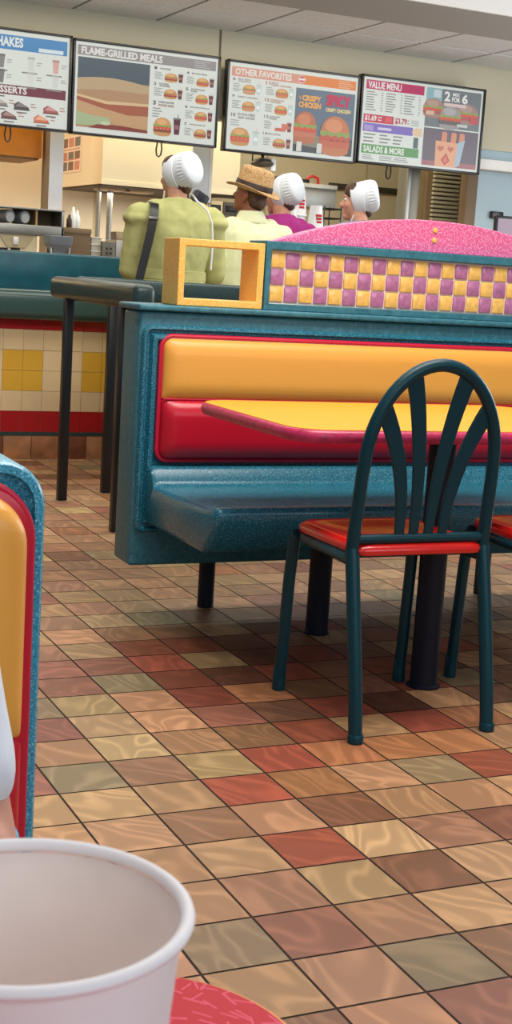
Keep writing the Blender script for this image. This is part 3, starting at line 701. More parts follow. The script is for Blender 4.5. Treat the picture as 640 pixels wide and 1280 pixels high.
# heated shelf
hs = thing('holding_shelf', 'steel pass-through shelf holding two grey cylinders at left', 'shelf', (at(40, 300, YT).x, YT, .92))
p0, p1 = at(-30, 255, YT), at(81, 262, YT)
xl, xr, zt = p0.x, p1.x, at(80, 263, YT).z; zb = at(80, 284, YT).z; zbb = at(80, 297, YT).z
b = MB().m(STEEL); b.box((xl, YT, zt-.012), (xr, YT+.26, zt), .003); b.build('top_panel', hs)
b = MB().m(STEEL); b.box((xl, YT, zbb), (xr, YT+.26, zb), .004); b.build('bottom_panel', hs)
b = MB().m(STEEL); b.box((xr-.018, YT, zbb), (xr, YT+.26, zt), .002); b.build('side_panel', hs)
b = MB().m(mat('tan_divider', (172, 140, 96), .6)); x = at(47, 270, YT).x; b.box((x-.006, YT+.02, zb), (x+.006, YT+.24, zt-.012)); b.build('divider', hs)
b = MB().m(mat('dark_shelf_back', (108, 88, 60), .6)); b.box((at(27, 270, YT).x, YT+.24, zb), (xr-.018, YT+.25, zt-.012)); b.build('back_panel', hs)
for x in (xl+.1, xr-.03):
    b = MB().m(STEEL); b.box((x-.015, YT+.228, .92), (x+.015, YT+.258, zbb)); b.build('leg', hs)
for i, px in enumerate((9, 28)):
    p = at(px+3, 277, YT+.04)
    t = MB().m(GREYP); n = 20; r = .043
    rings = [[Vector((p.x+q[0]*.8+dx, YT+.04+dy, zb+.046+q[1])) for q in [(rr_*math.cos(2*PI*k/n), rr_*math.sin(2*PI*k/n)) for k in range(n)]] for rr_, dx, dy in ((r*.9, 0, -.002), (r, 0, .004), (r, -.03, .15), (r*.8, -.03, .155))]
    t.loft(rings); o = t.build('canister', None)
    tag(o, ('grey canister lying at the left end of the steel pass-through shelf', 'grey canister lying next to the shelf divider, right of its twin')[i], 'canister', 'grey canisters on the steel shelf')
    t = MB().m(mat('pale_canister_end', (176, 178, 178), .5)); t.m(MATS['pale_canister_end']); rings = [[Vector((p.x+.026*math.cos(2*PI*k/n), y, zb+.040+.030*math.sin(2*PI*k/n))) for k in range(n)] for y in (YT+.032, YT+.040)]
    t.loft(rings); t.build('end_cap', o)
# beige dispenser under the shelf
bx0, bx1 = at(-25, 300, YT).x, at(48, 300, YT).x
dz1 = at(20, 291, YT).z
ds = thing('beige_dispenser', 'beige bin with a scooped front below the steel shelf', 'dispenser', ((bx0+bx1)/2, YT+.1, .92))
b = MB().m(BEIGE); b.box((bx0, YT+.02, .92), (bx1, YT+.22, dz1), .012, 3); b.build('body', ds)
xm = at(19, 300, YT).x
b = MB().m(mat('beige_scoop', (190, 176, 140), .5)); b.prism([(xm-.10, YT+.012, dz1-.02), (xm+.13, YT+.012, dz1-.02), (xm+.07, YT+.012, dz1-.095), (xm-.05, YT+.012, dz1-.095)], (0, .02, 0)); sc_ = b.build('scoop_front', ds, bevel=.004)
b = MB().m(WHITEG); b.box((xm-.012, YT-.004, dz1-.075), (xm+.022, YT+.016, dz1-.025), .004); b.build('latch', sc_)
b = MB().m(BLACK)
for px in (5, 20): q = at(px, 311, YT); b.box((q.x-.03, YT+.016, q.z-.008), (q.x+.03, YT+.022, q.z+.008))
b.build('label_slot', ds)
# grey fry scoop chute
xg_ = at(73, 300, 6.85).x; zg1, zg0 = at(73, 295, 6.85).z, at(73, 313, 6.85).z
fs = thing('grey_funnel', 'grey funnel-shaped bin tapering down, under the right end of the steel shelf', 'bin', (xg_, 6.86, .92))
b = MB().m(GREYP)
def rc(hx, hy, z): return [Vector((xg_-hx, 6.86-hy, z)), Vector((xg_+hx, 6.86-hy, z)), Vector((xg_+hx, 6.86+hy, z)), Vector((xg_-hx, 6.86+hy, z))]
b.loft([rc(.04, .04, zg0-.02), rc(.045, .045, zg0), rc(.072, .08, zg1-.055), rc(.074, .085, zg1), rc(.068, .078, zg1), rc(.066, .07, zg1-.05)]); b.build('hopper', fs, bevel=.004)
for s in (-1, 1):
    b = MB().m(STEEL); b.tube([(xg_+s*.05, 6.81, .92), (xg_+s*.062, 6.81, zg1-.07)], .008, 8); b.build('leg', fs)
# brown carton, squeeze bottles, clear bins, steel warmers
def carton(name, px0, px1, py0, Y, m_, label, cat, dep=.22, lid=None):
    x0, x1, z1 = at(px0, py0, Y).x, at(px1, py0, Y).x, at((px0+px1)/2, py0, Y).z
    o = thing(name, label, cat, ((x0+x1)/2, Y+dep/2, .92))
    b = MB().m(m_); b.box((x0, Y, .92), (x1, Y+dep, z1), .004); b.build('body', o)
    return o, x0, x1, z1
o, x0, x1, z1 = carton('brown_carton', 80, 114, 286, 7.02, BROWN, 'brown carton under the white squeeze bottles', 'box', .2)
b = MB().m(mat('carton_flap', (124, 104, 78), .8)); b.box((x0-.004, 7.015, z1-.03), (x1+.004, 7.225, z1+.004), .003); b.build('lid', o)
for i, (px, h, mm) in enumerate(((86.5, .085, DKBR), (91, .135, WHITEG), (96, .115, WHITEG))):
    x = at(px, 284, 7.1).x
    t = thing(('pepper_shaker', 'squeeze_bottle', 'squeeze_bottle')[i], ('dark brown shaker standing left of the white squeeze bottles', 'taller white squeeze bottle on the brown carton', 'shorter white squeeze bottle, right-hand one on the carton')[i], ('shaker', 'bottle', 'bottle')[i], (x, 7.1, z1+.004), None if i == 0 else 'squeeze bottles on the carton')
    b = MB().m(mm); b.lathe((x, 7.1, z1+.004), [(.017, 0), (.02, .004), (.02, h*.6), (.016, h*.7)], 16); b.build('body', t)
    b = MB().m(mm); b.lathe((x, 7.1, z1+.004), [(.016, h*.68), (.012, h*.78), (.007, h), (.004, h*1.02)], 14); b.build('nozzle' if i else 'cap', t)
o, x0, x1, z1 = carton('clear_bin', 114.5, 127, 297, 7.05, CLEAR, 'pale see-through bin stack right of the brown carton', 'bin', .18)
b = MB().m(mat('bin_rim', (206, 200, 184), .4))
for k in range(3): b.box((x0-.004, 7.045, z1-.005-.045*k), (x1+.004, 7.232, z1+.003-.045*k), .002)
b.build('rim', o)
o, x0, x1, z1 = carton('steel_warmer', 128, 145, 302, 7.02, STEELD, 'small steel warmer with four round holes beside the clear bins', 'warmer', .2)
b = MB().m(BLACK)
for dx in (.35, .65):
    for dz in (.045, .075): b.lathe((0, 0, 0), [(.006, 0), (.006, .004)], 10) if 0 else b.box((x0+(x1-x0)*dx-.006, 7.014, z1-dz-.006), (x0+(x1-x0)*dx+.006, 7.022, z1-dz+.006), .002)
b.build('holes', o)
o, x0, x1, z1 = carton('steel_fryer', 145.5, 186, 301, 7.02, STEEL, 'steel fryer with sloped dark lid behind the woman in green', 'fryer', .24)
b = MB().m(mat('dark_fryer_lid', (78, 62, 46), .4, metal=.3)); b.prism([(x0, 7.02, z1), (x1, 7.02, z1), (x1-.02, 7.12, z1+.055), (x0+.03, 7.12, z1+.055)], (0, .12, 0)); b.build('lid', o)
# cream hood box with poster
YH = 8.3
p = at(127, 229, YH); hx = p.x; zb = p.z; hb = atx(70, 232, hx).y
hood = thing('exhaust_hood', 'large cream exhaust hood hanging from the kitchen ceiling, dark underneath', 'hood', (hx+.9, YH+.5, zb))
b = MB().m(CREAM); b.box((hx, YH, zb), (hx+1.12, min(hb, YK), ZC)); b.build('body', hood)
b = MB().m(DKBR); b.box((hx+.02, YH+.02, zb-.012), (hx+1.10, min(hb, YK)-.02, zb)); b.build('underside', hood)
b = MB().m(mat('hood_seam', (236, 228, 198), .6)); b.box((hx-.004, YH-.006, zb-.005), (hx+1.12, YH, zb+.03)); b.build('lip', hood)
for px in (140, 170): q = at(px, 236, YH+.4); b = MB().m(mat('hood_lamp', (200, 180, 150), .4)); b.box((q.x-.12, YH+.3, zb-.03), (q.x+.12, YH+.5, zb-.01), .006); b.build('lamp', hood)
pf = MB(); pY0, pY1 = atx(102, 190, hx).y, atx(78, 190, hx).y
pz1, pz0 = atx(102, 168, hx).z, atx(102, 214, hx).z
pf.m(mat('poster_paper', (232, 218, 204), .7)); pf.box((hx-.006, pY0, pz0), (hx-.002, pY1, pz1))
rn = random.Random(4)
pic = [mat('poster_print_brown', (128, 104, 88), .7), mat('poster_print_red', (196, 140, 122), .7), mat('poster_print_grey', (116, 116, 112), .7)]
for r, (z0, z1_) in enumerate(((.70, .95), (.37, .57), (.06, .30))):
    for k in range(3):
        y1 = pY1-(pY1-pY0)*(.06+.32*k); y0 = y1-(pY1-pY0)*(.26); H = pz1-pz0
        pf.m(pic[(r+k) % 3]); pf.box((hx-.0075, y0, pz0+H*z0), (hx-.0055, y1, pz0+H*z1_))
for z in (.62, .34): pf.m(pic[1]); pf.box((hx-.0075, pY0+.03, pz0+(pz1-pz0)*z), (hx-.0055, pY1-.03, pz0+(pz1-pz0)*(z+.03)))
tag(pf.build('assembly_poster'), 'poster with rows of small food pictures on the side of the cream hood', 'poster')
la = bpy.data.lights.new('hood_lamp_light', 'AREA'); la.shape = 'RECTANGLE'; la.size = .9; la.size_y = .3; la.energy = 22; la.color = (1, .9, .74)
lo_ = bpy.data.objects.new('hood_lamp_light', la); COL.objects.link(lo_); lo_.location = (hx+.56, YH+.42, zb-.05)
# thin steel poles under the hood
for i, px in enumerate((124, 138)):
    q = at(px, 235, YH+.35); b = MB().m(STEEL); b.tube([(q.x, YH+.35, 0), (q.x, YH+.35, zb-.012)], .018 if i == 0 else .022, 12); o = b.build('steel_pole', None, loc=(q.x, YH+.35, 0))
    tag(o, ('thin steel pole under the cream hood, left one of two', 'thin steel pole under the cream hood, right one of two')[i], 'pole', 'steel poles under the hood')
# orange hood panel at far left
YO = 8.0
c1 = at(52, 198, YO); oh = thing('orange_hood', 'orange box canopy hanging below the leftmost menu board', 'hood', (c1.x-.7, YO+.3, c1.z))
b = MB().m(ORHOOD); b.box((c1.x-1.5, YO, c1.z), (c1.x, YO+.55, ZC)); b.build('body', oh)
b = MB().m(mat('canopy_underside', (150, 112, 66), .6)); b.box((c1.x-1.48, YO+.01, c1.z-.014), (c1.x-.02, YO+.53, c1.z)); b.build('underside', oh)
# white board behind the woman's bonnet
q0, q1 = at(238, 250, 7.9), at(267, 186, 7.9)
wb = thing('hanging_panel', 'bluish white panel hanging behind the white bonnet of the woman in green', 'panel', ((q0.x+q1.x)/2, 7.9, q0.z))
b = MB().m(mat('bluish_white_panel', (204, 212, 216), .5)); b.box((q0.x, 7.9, q0.z), (q1.x-.025, 7.93, 2.3), .003); b.build('sheet', wb)
b = MB().m(WHITE); b.box((q1.x-.025, 7.895, q0.z-.01), (q1.x, 7.935, 2.3), .003); b.build('edge_strip', wb)
b = MB().m(STEEL); b.tube([(q0.x+.05, 7.915, 2.29), (q0.x+.05, 7.915, ZC+.01)], .006, 8); b.tube([(q1.x-.05, 7.915, 2.29), (q1.x-.05, 7.915, ZC+.01)], .006, 8); b.build('hanger', wb)
# equipment rack behind the man
YR = 8.9
xa, xb_ = at(262, 260, YR).x, at(338, 260, YR).x
zs = [at(290, y, YR).z for y in (300, 272, 243)]
rk = thing('storage_rack', 'steel storage rack with trays behind the man in the straw hat', 'rack', ((xa+xb_)/2, YR+.2, 0))
b = MB().m(STEELD)
for z in (.3, .6, .9, zs[0], zs[1], zs[2]):
    b2 = MB().m(STEELD); b2.box((xa, YR, z-.015), (xb_, YR+.4, z+.015), .003); b2.build('shelf', rk)
for x in (xa, xb_):
    for y in (YR, YR+.4): b2 = MB().m(STEEL); b2.tube([(x, y, 0), (x, y, zs[2]+.06)], .014, 8); b2.build('upright', rk)
rn = random.Random(3)
names = ('lower left', 'lower middle', 'lower right', 'upper left', 'upper middle', 'upper right'); idx = 0
for z in zs[:2]:
    for px in (270, 290, 312):
        x = at(px, 260, YR).x
        t = thing('food_bin', 'dark-fronted food bin in the storage rack, %s one' % names[idx], 'bin', (x, YR+.15, z+.015), 'food bins in the storage rack'); idx += 1
        b2 = MB().m((STEEL, BEIGE, STEELD)[idx % 3]); b2.box((x-.07, YR+.02, z+.0155), (x+.07, YR+.32, z+.125), .006); b2.build('body', t)
        b2 = MB().m(BLACK); b2.box((x-.05, YR+.012, z+.045), (x+.05, YR+.022, z+.095), .003); b2.build('opening', t)
# grey steel cabinet shelf right of them, with red handled thing
YG = 8.7
g0, g1 = at(359, 228, YG), at(419, 260, YG)
gs = thing('steel_canopy', 'long grey steel box behind the paper cups', 'kitchen unit', ((g0.x+g1.x)/2, YG+.2, at(400, 260, YG).z))
b = MB().m(mat('soft_steel', (168, 172, 172), .4, metal=.4)); zc = at(400, 236, YG).z; b.box((g0.x, YG, at(400, 260, YG).z), (g1.x, YG+.4, zc), .008); b.build('body', gs)
b = MB().m(mat('pale_steel', (196, 198, 196), .4, metal=.3)); b.box((g0.x, YG-.02, zc), (g1.x, YG+.42, zc+.035), .004); b.build('top_panel', gs)
for x in (g0.x+.05, g1.x-.05): b = MB().m(STEEL); b.tube([(x, YG+.2, 0), (x, YG+.2, at(400, 260, YG).z)], .02, 8); b.build('leg', gs)
q = at(397, 230, YG); rt = thing('red_handle_tool', 'red handled tool lying on the long grey steel box', 'tool', (q.x, YG+.1, zc+.035))
b = MB().m(REDP); b.tube([(q.x-.06, YG+.1, zc+.04), (q.x-.045, YG+.1, zc+.085), (q.x, YG+.1, zc+.105), (q.x+.05, YG+.1, zc+.09), (q.x+.055, YG+.1, zc+.04)], .012, 10); b.build('handle', rt)
b = MB().m(BLACK); b.box((q.x-.2, YG+.05, zc+.0352), (q.x-.05, YG+.15, zc+.07), .006); b.build('blade', rt)
# wall rail on the back wall
r0, r1 = at(412, 231, YK-.03), at(432, 229, YK-.03)
b = MB().m(mat('dark_wall_rail', (70, 66, 54), .5)); b.box((r0.x, YK-.04, r0.z-.03), (at(497, 232, YK).x, YK-.002, r0.z+.02), .004); tag(b.build('ticket_rail', None, loc=(r0.x, YK, r0.z)), 'dark horizontal ticket rail on the cream back wall above the right-hand bonnet', 'rail')
# wire rack
wr = thing('wire_rack', 'black wire rack between the paper cups and the woman seen in profile', 'rack', (at(414, 270, 8.0).x, 8.0, .92))
x0, x1 = at(405, 270, 8.0).x, at(426, 270, 8.0).x; z0, z1 = at(415, 285, 8.0).z, at(415, 261, 8.0).z
for z in (z0, (z0+z1)/2, z1):
    b = MB().m(BLACK); b.tube([(x0, 8.0, z), (x1, 8.0, z), (x1, 8.2, z), (x0, 8.2, z), (x0, 8.0, z)], .006, 6)
    for k in range(1, 6): x = x0+(x1-x0)*k/6; b.tube([(x, 8.0, z), (x, 8.2, z)], .004, 6)
    b.build('wire_shelf', wr)
for x in (x0, x1):
    for y in (8.0, 8.2): b = MB().m(BLACK); b.tube([(x, y, 0), (x, y, z1+.02)], .006, 6); b.build('upright', wr)
# ceiling camera / bracket under the boards
q = at(333, 203, 7.5)
cmra = thing('ceiling_camera', 'grey dome device on an arm below the boards above the straw hat', 'camera', (q.x, 7.5, q.z))
b = MB().m(STEELD); b.lathe((q.x-.02, 7.52, q.z-.03), [(.02, -.005), (.075, 0), (.09, .02), (.07, .045), (.03, .06)], 20); b.build('housing', cmra)
b = MB().m(WHITEG); b.box((q.x+.02, 7.46, q.z-.06), (q.x+.06, 7.54, q.z+.03), .004, R=None); b.build('shield', cmra)
b = MB().m(BLACK); b.tube([(q.x-.02, 7.52, q.z+.02), (q.x-.02, 7.56, q.z+.12), (q.x-.02, 7.62, q.z+.16)], .012, 8); b.build('arm', cmra)
b = MB().m(BLACK); b.tube([(q.x-.05, 7.52, q.z-.02), (q.x-.10, 7.53, q.z-.05), (q.x-.09, 7.55, q.z+.05), (q.x-.03, 7.6, q.z+.12)], .005, 6); b.build('cable', cmra)
# paper cup stacks on the counter
CTOP = 1.0922
def cupstack(px, pyt, Y, label, n, w):
    x = at(px, pyt, Y).x; zt = at(px, pyt, Y).z; H = .125*w/.045
    t = thing('paper_cup_stack', label, 'paper cups', (x, Y, CTOP), 'stacks of paper cups on the counter')
    k = 0; z = CTOP; step = (zt-CTOP-H)/max(1, n-1)
    for k in range(n):
        z = CTOP+k*step; b = MB().m(WHITEG)
        b.lathe((x, Y, z), [(w*.72, H), (w*.70, H-.006), (w*.96, .012), (w, .008), (w*1.04, .002), (w, 0)][::-1], 24); o = b.build('cup', t)
    b = MB().m(REDP)
    for kk in range(3):
        zz = z+H*(.55-.13*kk); b.box((x-w*(.45-.06*kk)*.8, Y-w*.90, zz), (x+w*.35, Y-w*.6, zz+H*.09))
    b.build('print', o)
cupstack(374, 238, 5.72, 'tallest stack of upturned white paper cups with red print', 5, .054)
cupstack(395.5, 257, 5.70, 'shorter stack of upturned white paper cups, right of the tallest stack', 3, .053)
cupstack(365, 262, 5.6, 'short stack of white paper cups half hidden behind the magenta shoulder', 2, .042)
# point-of-sale screens
def pos(px0, px1, py0, py1, Y, label, colr):
    a, c = at(px0, py1, Y), at(px1, py0, Y); t = thing('register_screen', label, 'screen', ((a.x+c.x)/2, Y+.06, CTOP))
    b = MB().m(BLACK); b.box((a.x, Y, max(a.z, CTOP+.03)), (c.x, Y+.03, c.z), .008, 3); b.build('bezel', t)
    b = MB().m(screen('register_display', colr, .5)); b.box((a.x+.018, Y-.002, max(a.z, CTOP+.03)+.018), (c.x-.018, Y+.002, c.z-.018)); b.build('display', t)
    b = MB().m(BLACK); x = (a.x+c.x)/2; b.box((x-.03, Y+.03, CTOP), (x+.03, Y+.07, c.z-.06)); b.box((x-.09, Y-.01, CTOP), (x+.09, Y+.13, CTOP+.02), .004); b.build('stand', t)
pos(616, 668, 273, 318, 5.72, 'register screen with mauve display at the right edge beyond the pink arch', (190, 160, 180))
q = at(620.5, 269, YS); b = MB().m(BLACK); b.box((q.x-.055, YS-.02, q.z-.028), (q.x+.055, YS+.018, q.z+.028), .006); tag(b.build('wall_box', None, loc=(q.x, YS, q.z)), 'small black box on the pale blue wall above the register screen', 'box')
q = at(600, 207, 7.45); b = MB().m(WHITE); b.box((q.x-.06, 7.5, q.z-.02), (q.x+.9, YS+.02, q.z+.06), .006); struct('trim_4', b)
# dark receipt display behind the woman's shoulder
q = at(249, 250, 5.75); ds = thing('counter_display_pole', 'dark display head on a pole right of the nape of the woman in green', 'display', (q.x, 5.75, CTOP))
b = MB().m(mat('blue_black_plastic', (26, 30, 44), .4)); b.box((q.x-.05, 5.73, q.z-.05), (q.x+.05, 5.79, q.z+.05), .02, 3, Matrix.Rotation(.5, 3, 'Y')); b.build('head', ds)
b = MB().m(BLACK); b.tube([(q.x+.01, 5.76, CTOP), (q.x+.01, 5.76, q.z-.03)], .014, 10); b.lathe((q.x+.01, 5.76, CTOP), [(.05, 0), (.05, .008), (.016, .014)], 16); b.build('stand', ds)
# small items on the counter between woman and man
q = at(276, 296, 5.6); b = MB().m(WHITEG); b.box((q.x-.05, 5.56, CTOP), (q.x+.03, 5.64, q.z), .006); o = b.build('napkin_holder', None, loc=(q.x, 5.6, CTOP)); tag(o, 'small white napkin holder on the counter between the two customers', 'napkin holder')
b = MB().m(STEEL); b.box((q.x-.045, 5.555, CTOP+.01), (q.x+.025, 5.561, q.z-.02), .002); b.build('face_plate', o)
# ---------------------------------------------------------------- people
def prim_mesh(prims):
    bm = bmesh.new()
    for p in prims:
        if p[0] == 'e':      # ellipsoid: centre, radii, optional euler z / x rotation
            _, c, r, *e = p
            rot = e[0] if e else Matrix.Identity(3)
            M = Matrix.Translation(c) @ rot.to_4x4() @ Matrix.Diagonal((*r, 1))
            bmesh.ops.create_icosphere(bm, subdivisions=3, radius=1, matrix=M)
        elif p[0] == 'c':    # tapered capsule
            _, a, b, ra, rb = p; a, b = Vector(a), Vector(b)
            d = (b-a); q = d.to_track_quat('Z', 'Y').to_matrix().to_4x4()
            n = 16; R = []
            for k in range(7):
                t = -PI/2+PI/2*k/6; R.append((ra*math.cos(t), ra*math.sin(t)))
            for k in range(7):
                t = PI/2*k/6; R.append((rb*math.cos(t), d.length+rb*math.sin(t)))
            V = [[bm.verts.new(a+q.to_3x3() @ Vector((max(r, 1e-5)*math.cos(2*PI*i/n), max(r, 1e-5)*math.sin(2*PI*i/n), z))) for i in range(n)] for r, z in R]
            for j in range(len(V)-1):
                for i in range(n): bm.faces.new((V[j][i], V[j][(i+1) % n], V[j+1][(i+1) % n], V[j+1][i]))
            bm.faces.new(V[0][::-1]); bm.faces.new(V[-1])
        elif p[0] == 'l':    # lofted elliptical rings (z, cx, cy, rx, ry)
            n = 32; V = [[bm.verts.new((cx+rx*math.cos(2*PI*i/n), cy+ry*math.sin(2*PI*i/n), z)) for i in range(n)] for z, cx, cy, rx, ry in p[1]]
            for j in range(len(V)-1):
                for i in range(n): bm.faces.new((V[j][i], V[j][(i+1) % n], V[j+1][(i+1) % n], V[j+1][i]))
            bm.faces.new(V[0][::-1]); bm.faces.new(V[-1])
    bmesh.ops.recalc_face_normals(bm, faces=bm.faces[:])
    return bm
def remesh(name, prims, material, parent, vox=.008, smooth=4, fold=0, fscale=(9, 9, 3), cut=None):
    bm = prim_mesh(prims); me = bpy.data.meshes.new('tmp'); bm.to_mesh(me); bm.free()
    o = bpy.data.objects.new('tmp', me); COL.objects.link(o)
    md = o.modifiers.new('r', 'REMESH'); md.mode = 'VOXEL'; md.voxel_size = vox
    if smooth: s = o.modifiers.new('s', 'SMOOTH'); s.iterations = smooth; s.factor = .5
    dg = bpy.context.evaluated_depsgraph_get(); dg.update()
    m2 = bpy.data.meshes.new_from_object(o.evaluated_get(dg)); bpy.data.objects.remove(o); bpy.data.meshes.remove(me)
    if fold:
        ns = [v.normal.copy() for v in m2.vertices]
        for v, nn in zip(m2.vertices, ns):
            p = Vector((v.co.x*fscale[0], v.co.y*fscale[1], v.co.z*fscale[2]))
            f = noise.noise(p+Vector((3.1, 7.7, 1.3))); f = 1-abs(f)*2.2; g = noise.noise(v.co*23)*.3
            v.co += nn*fold*(f*.5+g)
    m2.name = name
    for p in m2.polygons: p.use_smooth = True
    m2.materials.clear(); m2.materials.append(material)
    r = bpy.data.objects.new(name, m2); COL.objects.link(r); r.parent = parent
    org = ORIGIN.get(parent.name, Vector((0, 0, 0))) if parent else Vector((0, 0, 0))
    ORIGIN[r.name] = org
    return r
SKIN = mat('skin', (206, 150, 122), .55, var=.04, vscale=30)
SKINT = mat('tanned_skin', (150, 92, 66), .55, var=.05, vscale=30)
HAIRB = mat('brown_hair', (74, 48, 32), .6, var=.3, vscale=60)
BONN = mat('white_organza', (224, 232, 238), .7, trans=.0)
OLIVE = mat('olive_green_cloth', (186, 188, 122), .8, var=.05, vscale=14)
SHIRT = mat('pale_lime_cloth', (236, 240, 196), .8, var=.02, vscale=14)
MAGC = mat('magenta_cloth', (166, 36, 126), .8)
GREYC = mat('grey_blue_cloth', (120, 128, 150), .85)
DARKC = mat('dark_trousers', (44, 46, 54), .85)
STRAW = mat('tan_straw', (196, 158, 108), .8, speck=((150, 112, 66), (220, 186, 136)), scale=130, bump=.3, bscale=160)
BAND = mat('dark_hat_band', (52, 36, 28), .6)
EYEW = mat('eye_white', (230, 228, 222), .3)
EYED = mat('eye_iris', (60, 44, 34), .3)
def hand(w, fwd, side, up, s=1.0, r=.0085, curl=.5):
    """palm + five fingers as capsules from wrist w, pointing along fwd"""
    f, sd, u = Vector(fwd).normalized(), Vector(side).normalized(), Vector(up).normalized(); w = Vector(w); P = []
    P.append(('c', w, w+f*.035*s, .024*s, .026*s))
    for k, (o, L_) in enumerate(((-.030, .062), (-.010, .074), (.010, .078), (.030, .07))):
        a = w+f*.05*s+sd*o*s*.9; P.append(('c', w+f*.02*s+sd*o*s*.7, a+f*.025*s, .013*s, .0105*s))
        b = a+f*(.025+L_*.45)*s-u*curl*.012*s; c = b+f*L_*.35*s-u*curl*.03*s; e = c+f*L_*.15*s-u*curl*.03*s
        P += [('c', a+f*.02*s, b, r*1.1*s, r*s), ('c', b, c, r*s, r*.95*s), ('c', c, e, r*.95*s, r*.8*s)]
    a = w+f*.012*s+sd*.022*s; b = a+f*.030*s+sd*.024*s-u*.008*s; c = b+f*.03*s+sd*.008*s-u*.012*s
    P += [('c', a, b, .014*s, .0115*s), ('c', b, c, .0105*s, .0085*s)]
    return P
HS = .93
def head_prims(c, yaw, pitch=0, ears=True):
    """c = head centre; returns prims + transform to place hats, hair and eyes"""
    R = Matrix.Rotation(yaw, 3, 'Z') @ Matrix.Rotation(pitch, 3, 'X'); c = Vector(c); q = HS
    X = lambda x, y, z: c+R @ Vector((x*q, y*q, z*q))
    P = [('e', X(0, -.008, .025), (.072, .090, .088), R), ('e', X(0, .028, -.030), (.058, .062, .080), R), ('c', X(0, .060, -.088), X(0, .066, -.09), .028, .024),
         ('c', X(0, .084, .005), X(0, .104, -.030), .009, .0125), ('c', X(-.012, .090, -.034), X(.012, .090, -.034), .009, .009),
         ('c', X(-.018, .080, -.058), X(.018, .080, -.058), .0075, .0075), ('c', X(-.016, .077, -.068), X(.016, .077, -.068), .008, .008),
         ('c', X(-.034, .072, .024), X(-.012, .082, .026), .010, .010), ('c', X(.034, .072, .024), X(.012, .082, .026), .010, .010),
         ('e', X(-.036, .060, -.028), (.022, .022, .024), R), ('e', X(.036, .060, -.028), (.022, .022, .024), R)]
    for s in ((-1, 1) if ears else ()):
        P.append(('e', X(s*.073, -.006, -.012), (.010, .020, .032), R @ Matrix.Rotation(s*.25, 3, 'Z'))); P.append(('e', X(s*.071, -.002, -.036), (.009, .012, .014), R))
    P = [(p[0], p[1], tuple(v*q for v in p[2]), *p[3:]) if p[0] == 'e' else (p[0], p[1], p[2], p[3]*q, p[4]*q) for p in P]
    return P, X, R
def add_face(root, X, R):
    for s in (-1, 1):
        b = MB().m(EYEW); bmesh.ops.create_uvsphere(b.bm, u_segments=12, v_segments=8, radius=.0115, matrix=Matrix.Translation(X(s*.028, .0725, .006)))
        b.m(EYED)
        n0 = len(b.bm.verts); bmesh.ops.create_uvsphere(b.bm, u_segments=10, v_segments=6, radius=.006, matrix=Matrix.Translation(X(s*.028, .0795, .006)))
        b.bm.verts.ensure_lookup_table()
        for f in b.bm.faces:
            if all(v.index >= n0 or v.index == -1 for v in f.verts) and f.calc_center_median() is not None:
                if (f.calc_center_median()-X(s*.028, .0795, .006)).length < .0065: f.material_index = 1
        b.build('eye', root, ang=180)
def bonnet(root, X, R, s=1.0, strings=True):
    b = MB().m(BONN); n = 64; rings = []
    spec = [(.044, .080, .084, .094, .000), (.038, .085, .089, .098, .0), (.000, .089, .095, .100, .0), (-.026, .091, .098, .098, .0), (-.030, .089, .096, .096, 0), (-.055, .092, .099, .092, .004), (-.085, .091, .097, .086, .006), (-.105, .086, .091, .079, .005), (-.116, .078, .083, .071, .003), (-.120, .071, .075, .064, 0), (-.121, .066, .070, .060, 0), (-.124, .060, .064, .055, 0), (-.127, .03, .032, .027, 0)]
    for y, rx, rzu, rzd, pl in spec:
        ring = []
        for k in range(n):
            a = 2*PI*k/n; cz, sz = math.cos(a), math.sin(a); pp = pl*(1 if k % 2 else -1)*.6
            z = (rzu if sz > 0 else rzd)*sz
            yy = y-.018*max(0, -sz)*(1 if y > -.02 else 0)
            ring.append(X((rx+pp)*cz*s, (yy*.975-.22*0+.20*z*1)*s, (z+pp*sz+.014-.20*yy)*s))
        rings.append(ring)
    b.loft(rings, cap=True); o = b.build('bonnet', root, ang=60)
    b = MB().m(mat('bonnet_seam', (240, 244, 246), .7)); b.tube([X(.0905*math.cos(2*PI*k/n)*s, (-.031*.975+.20*.0975*math.sin(2*PI*k/n))*s, (.0985*math.sin(2*PI*k/n)+.014+.0062)*s) for k in range(n+1)], .0028, 6, cap=False)
    b.build('seam', o)
    return o
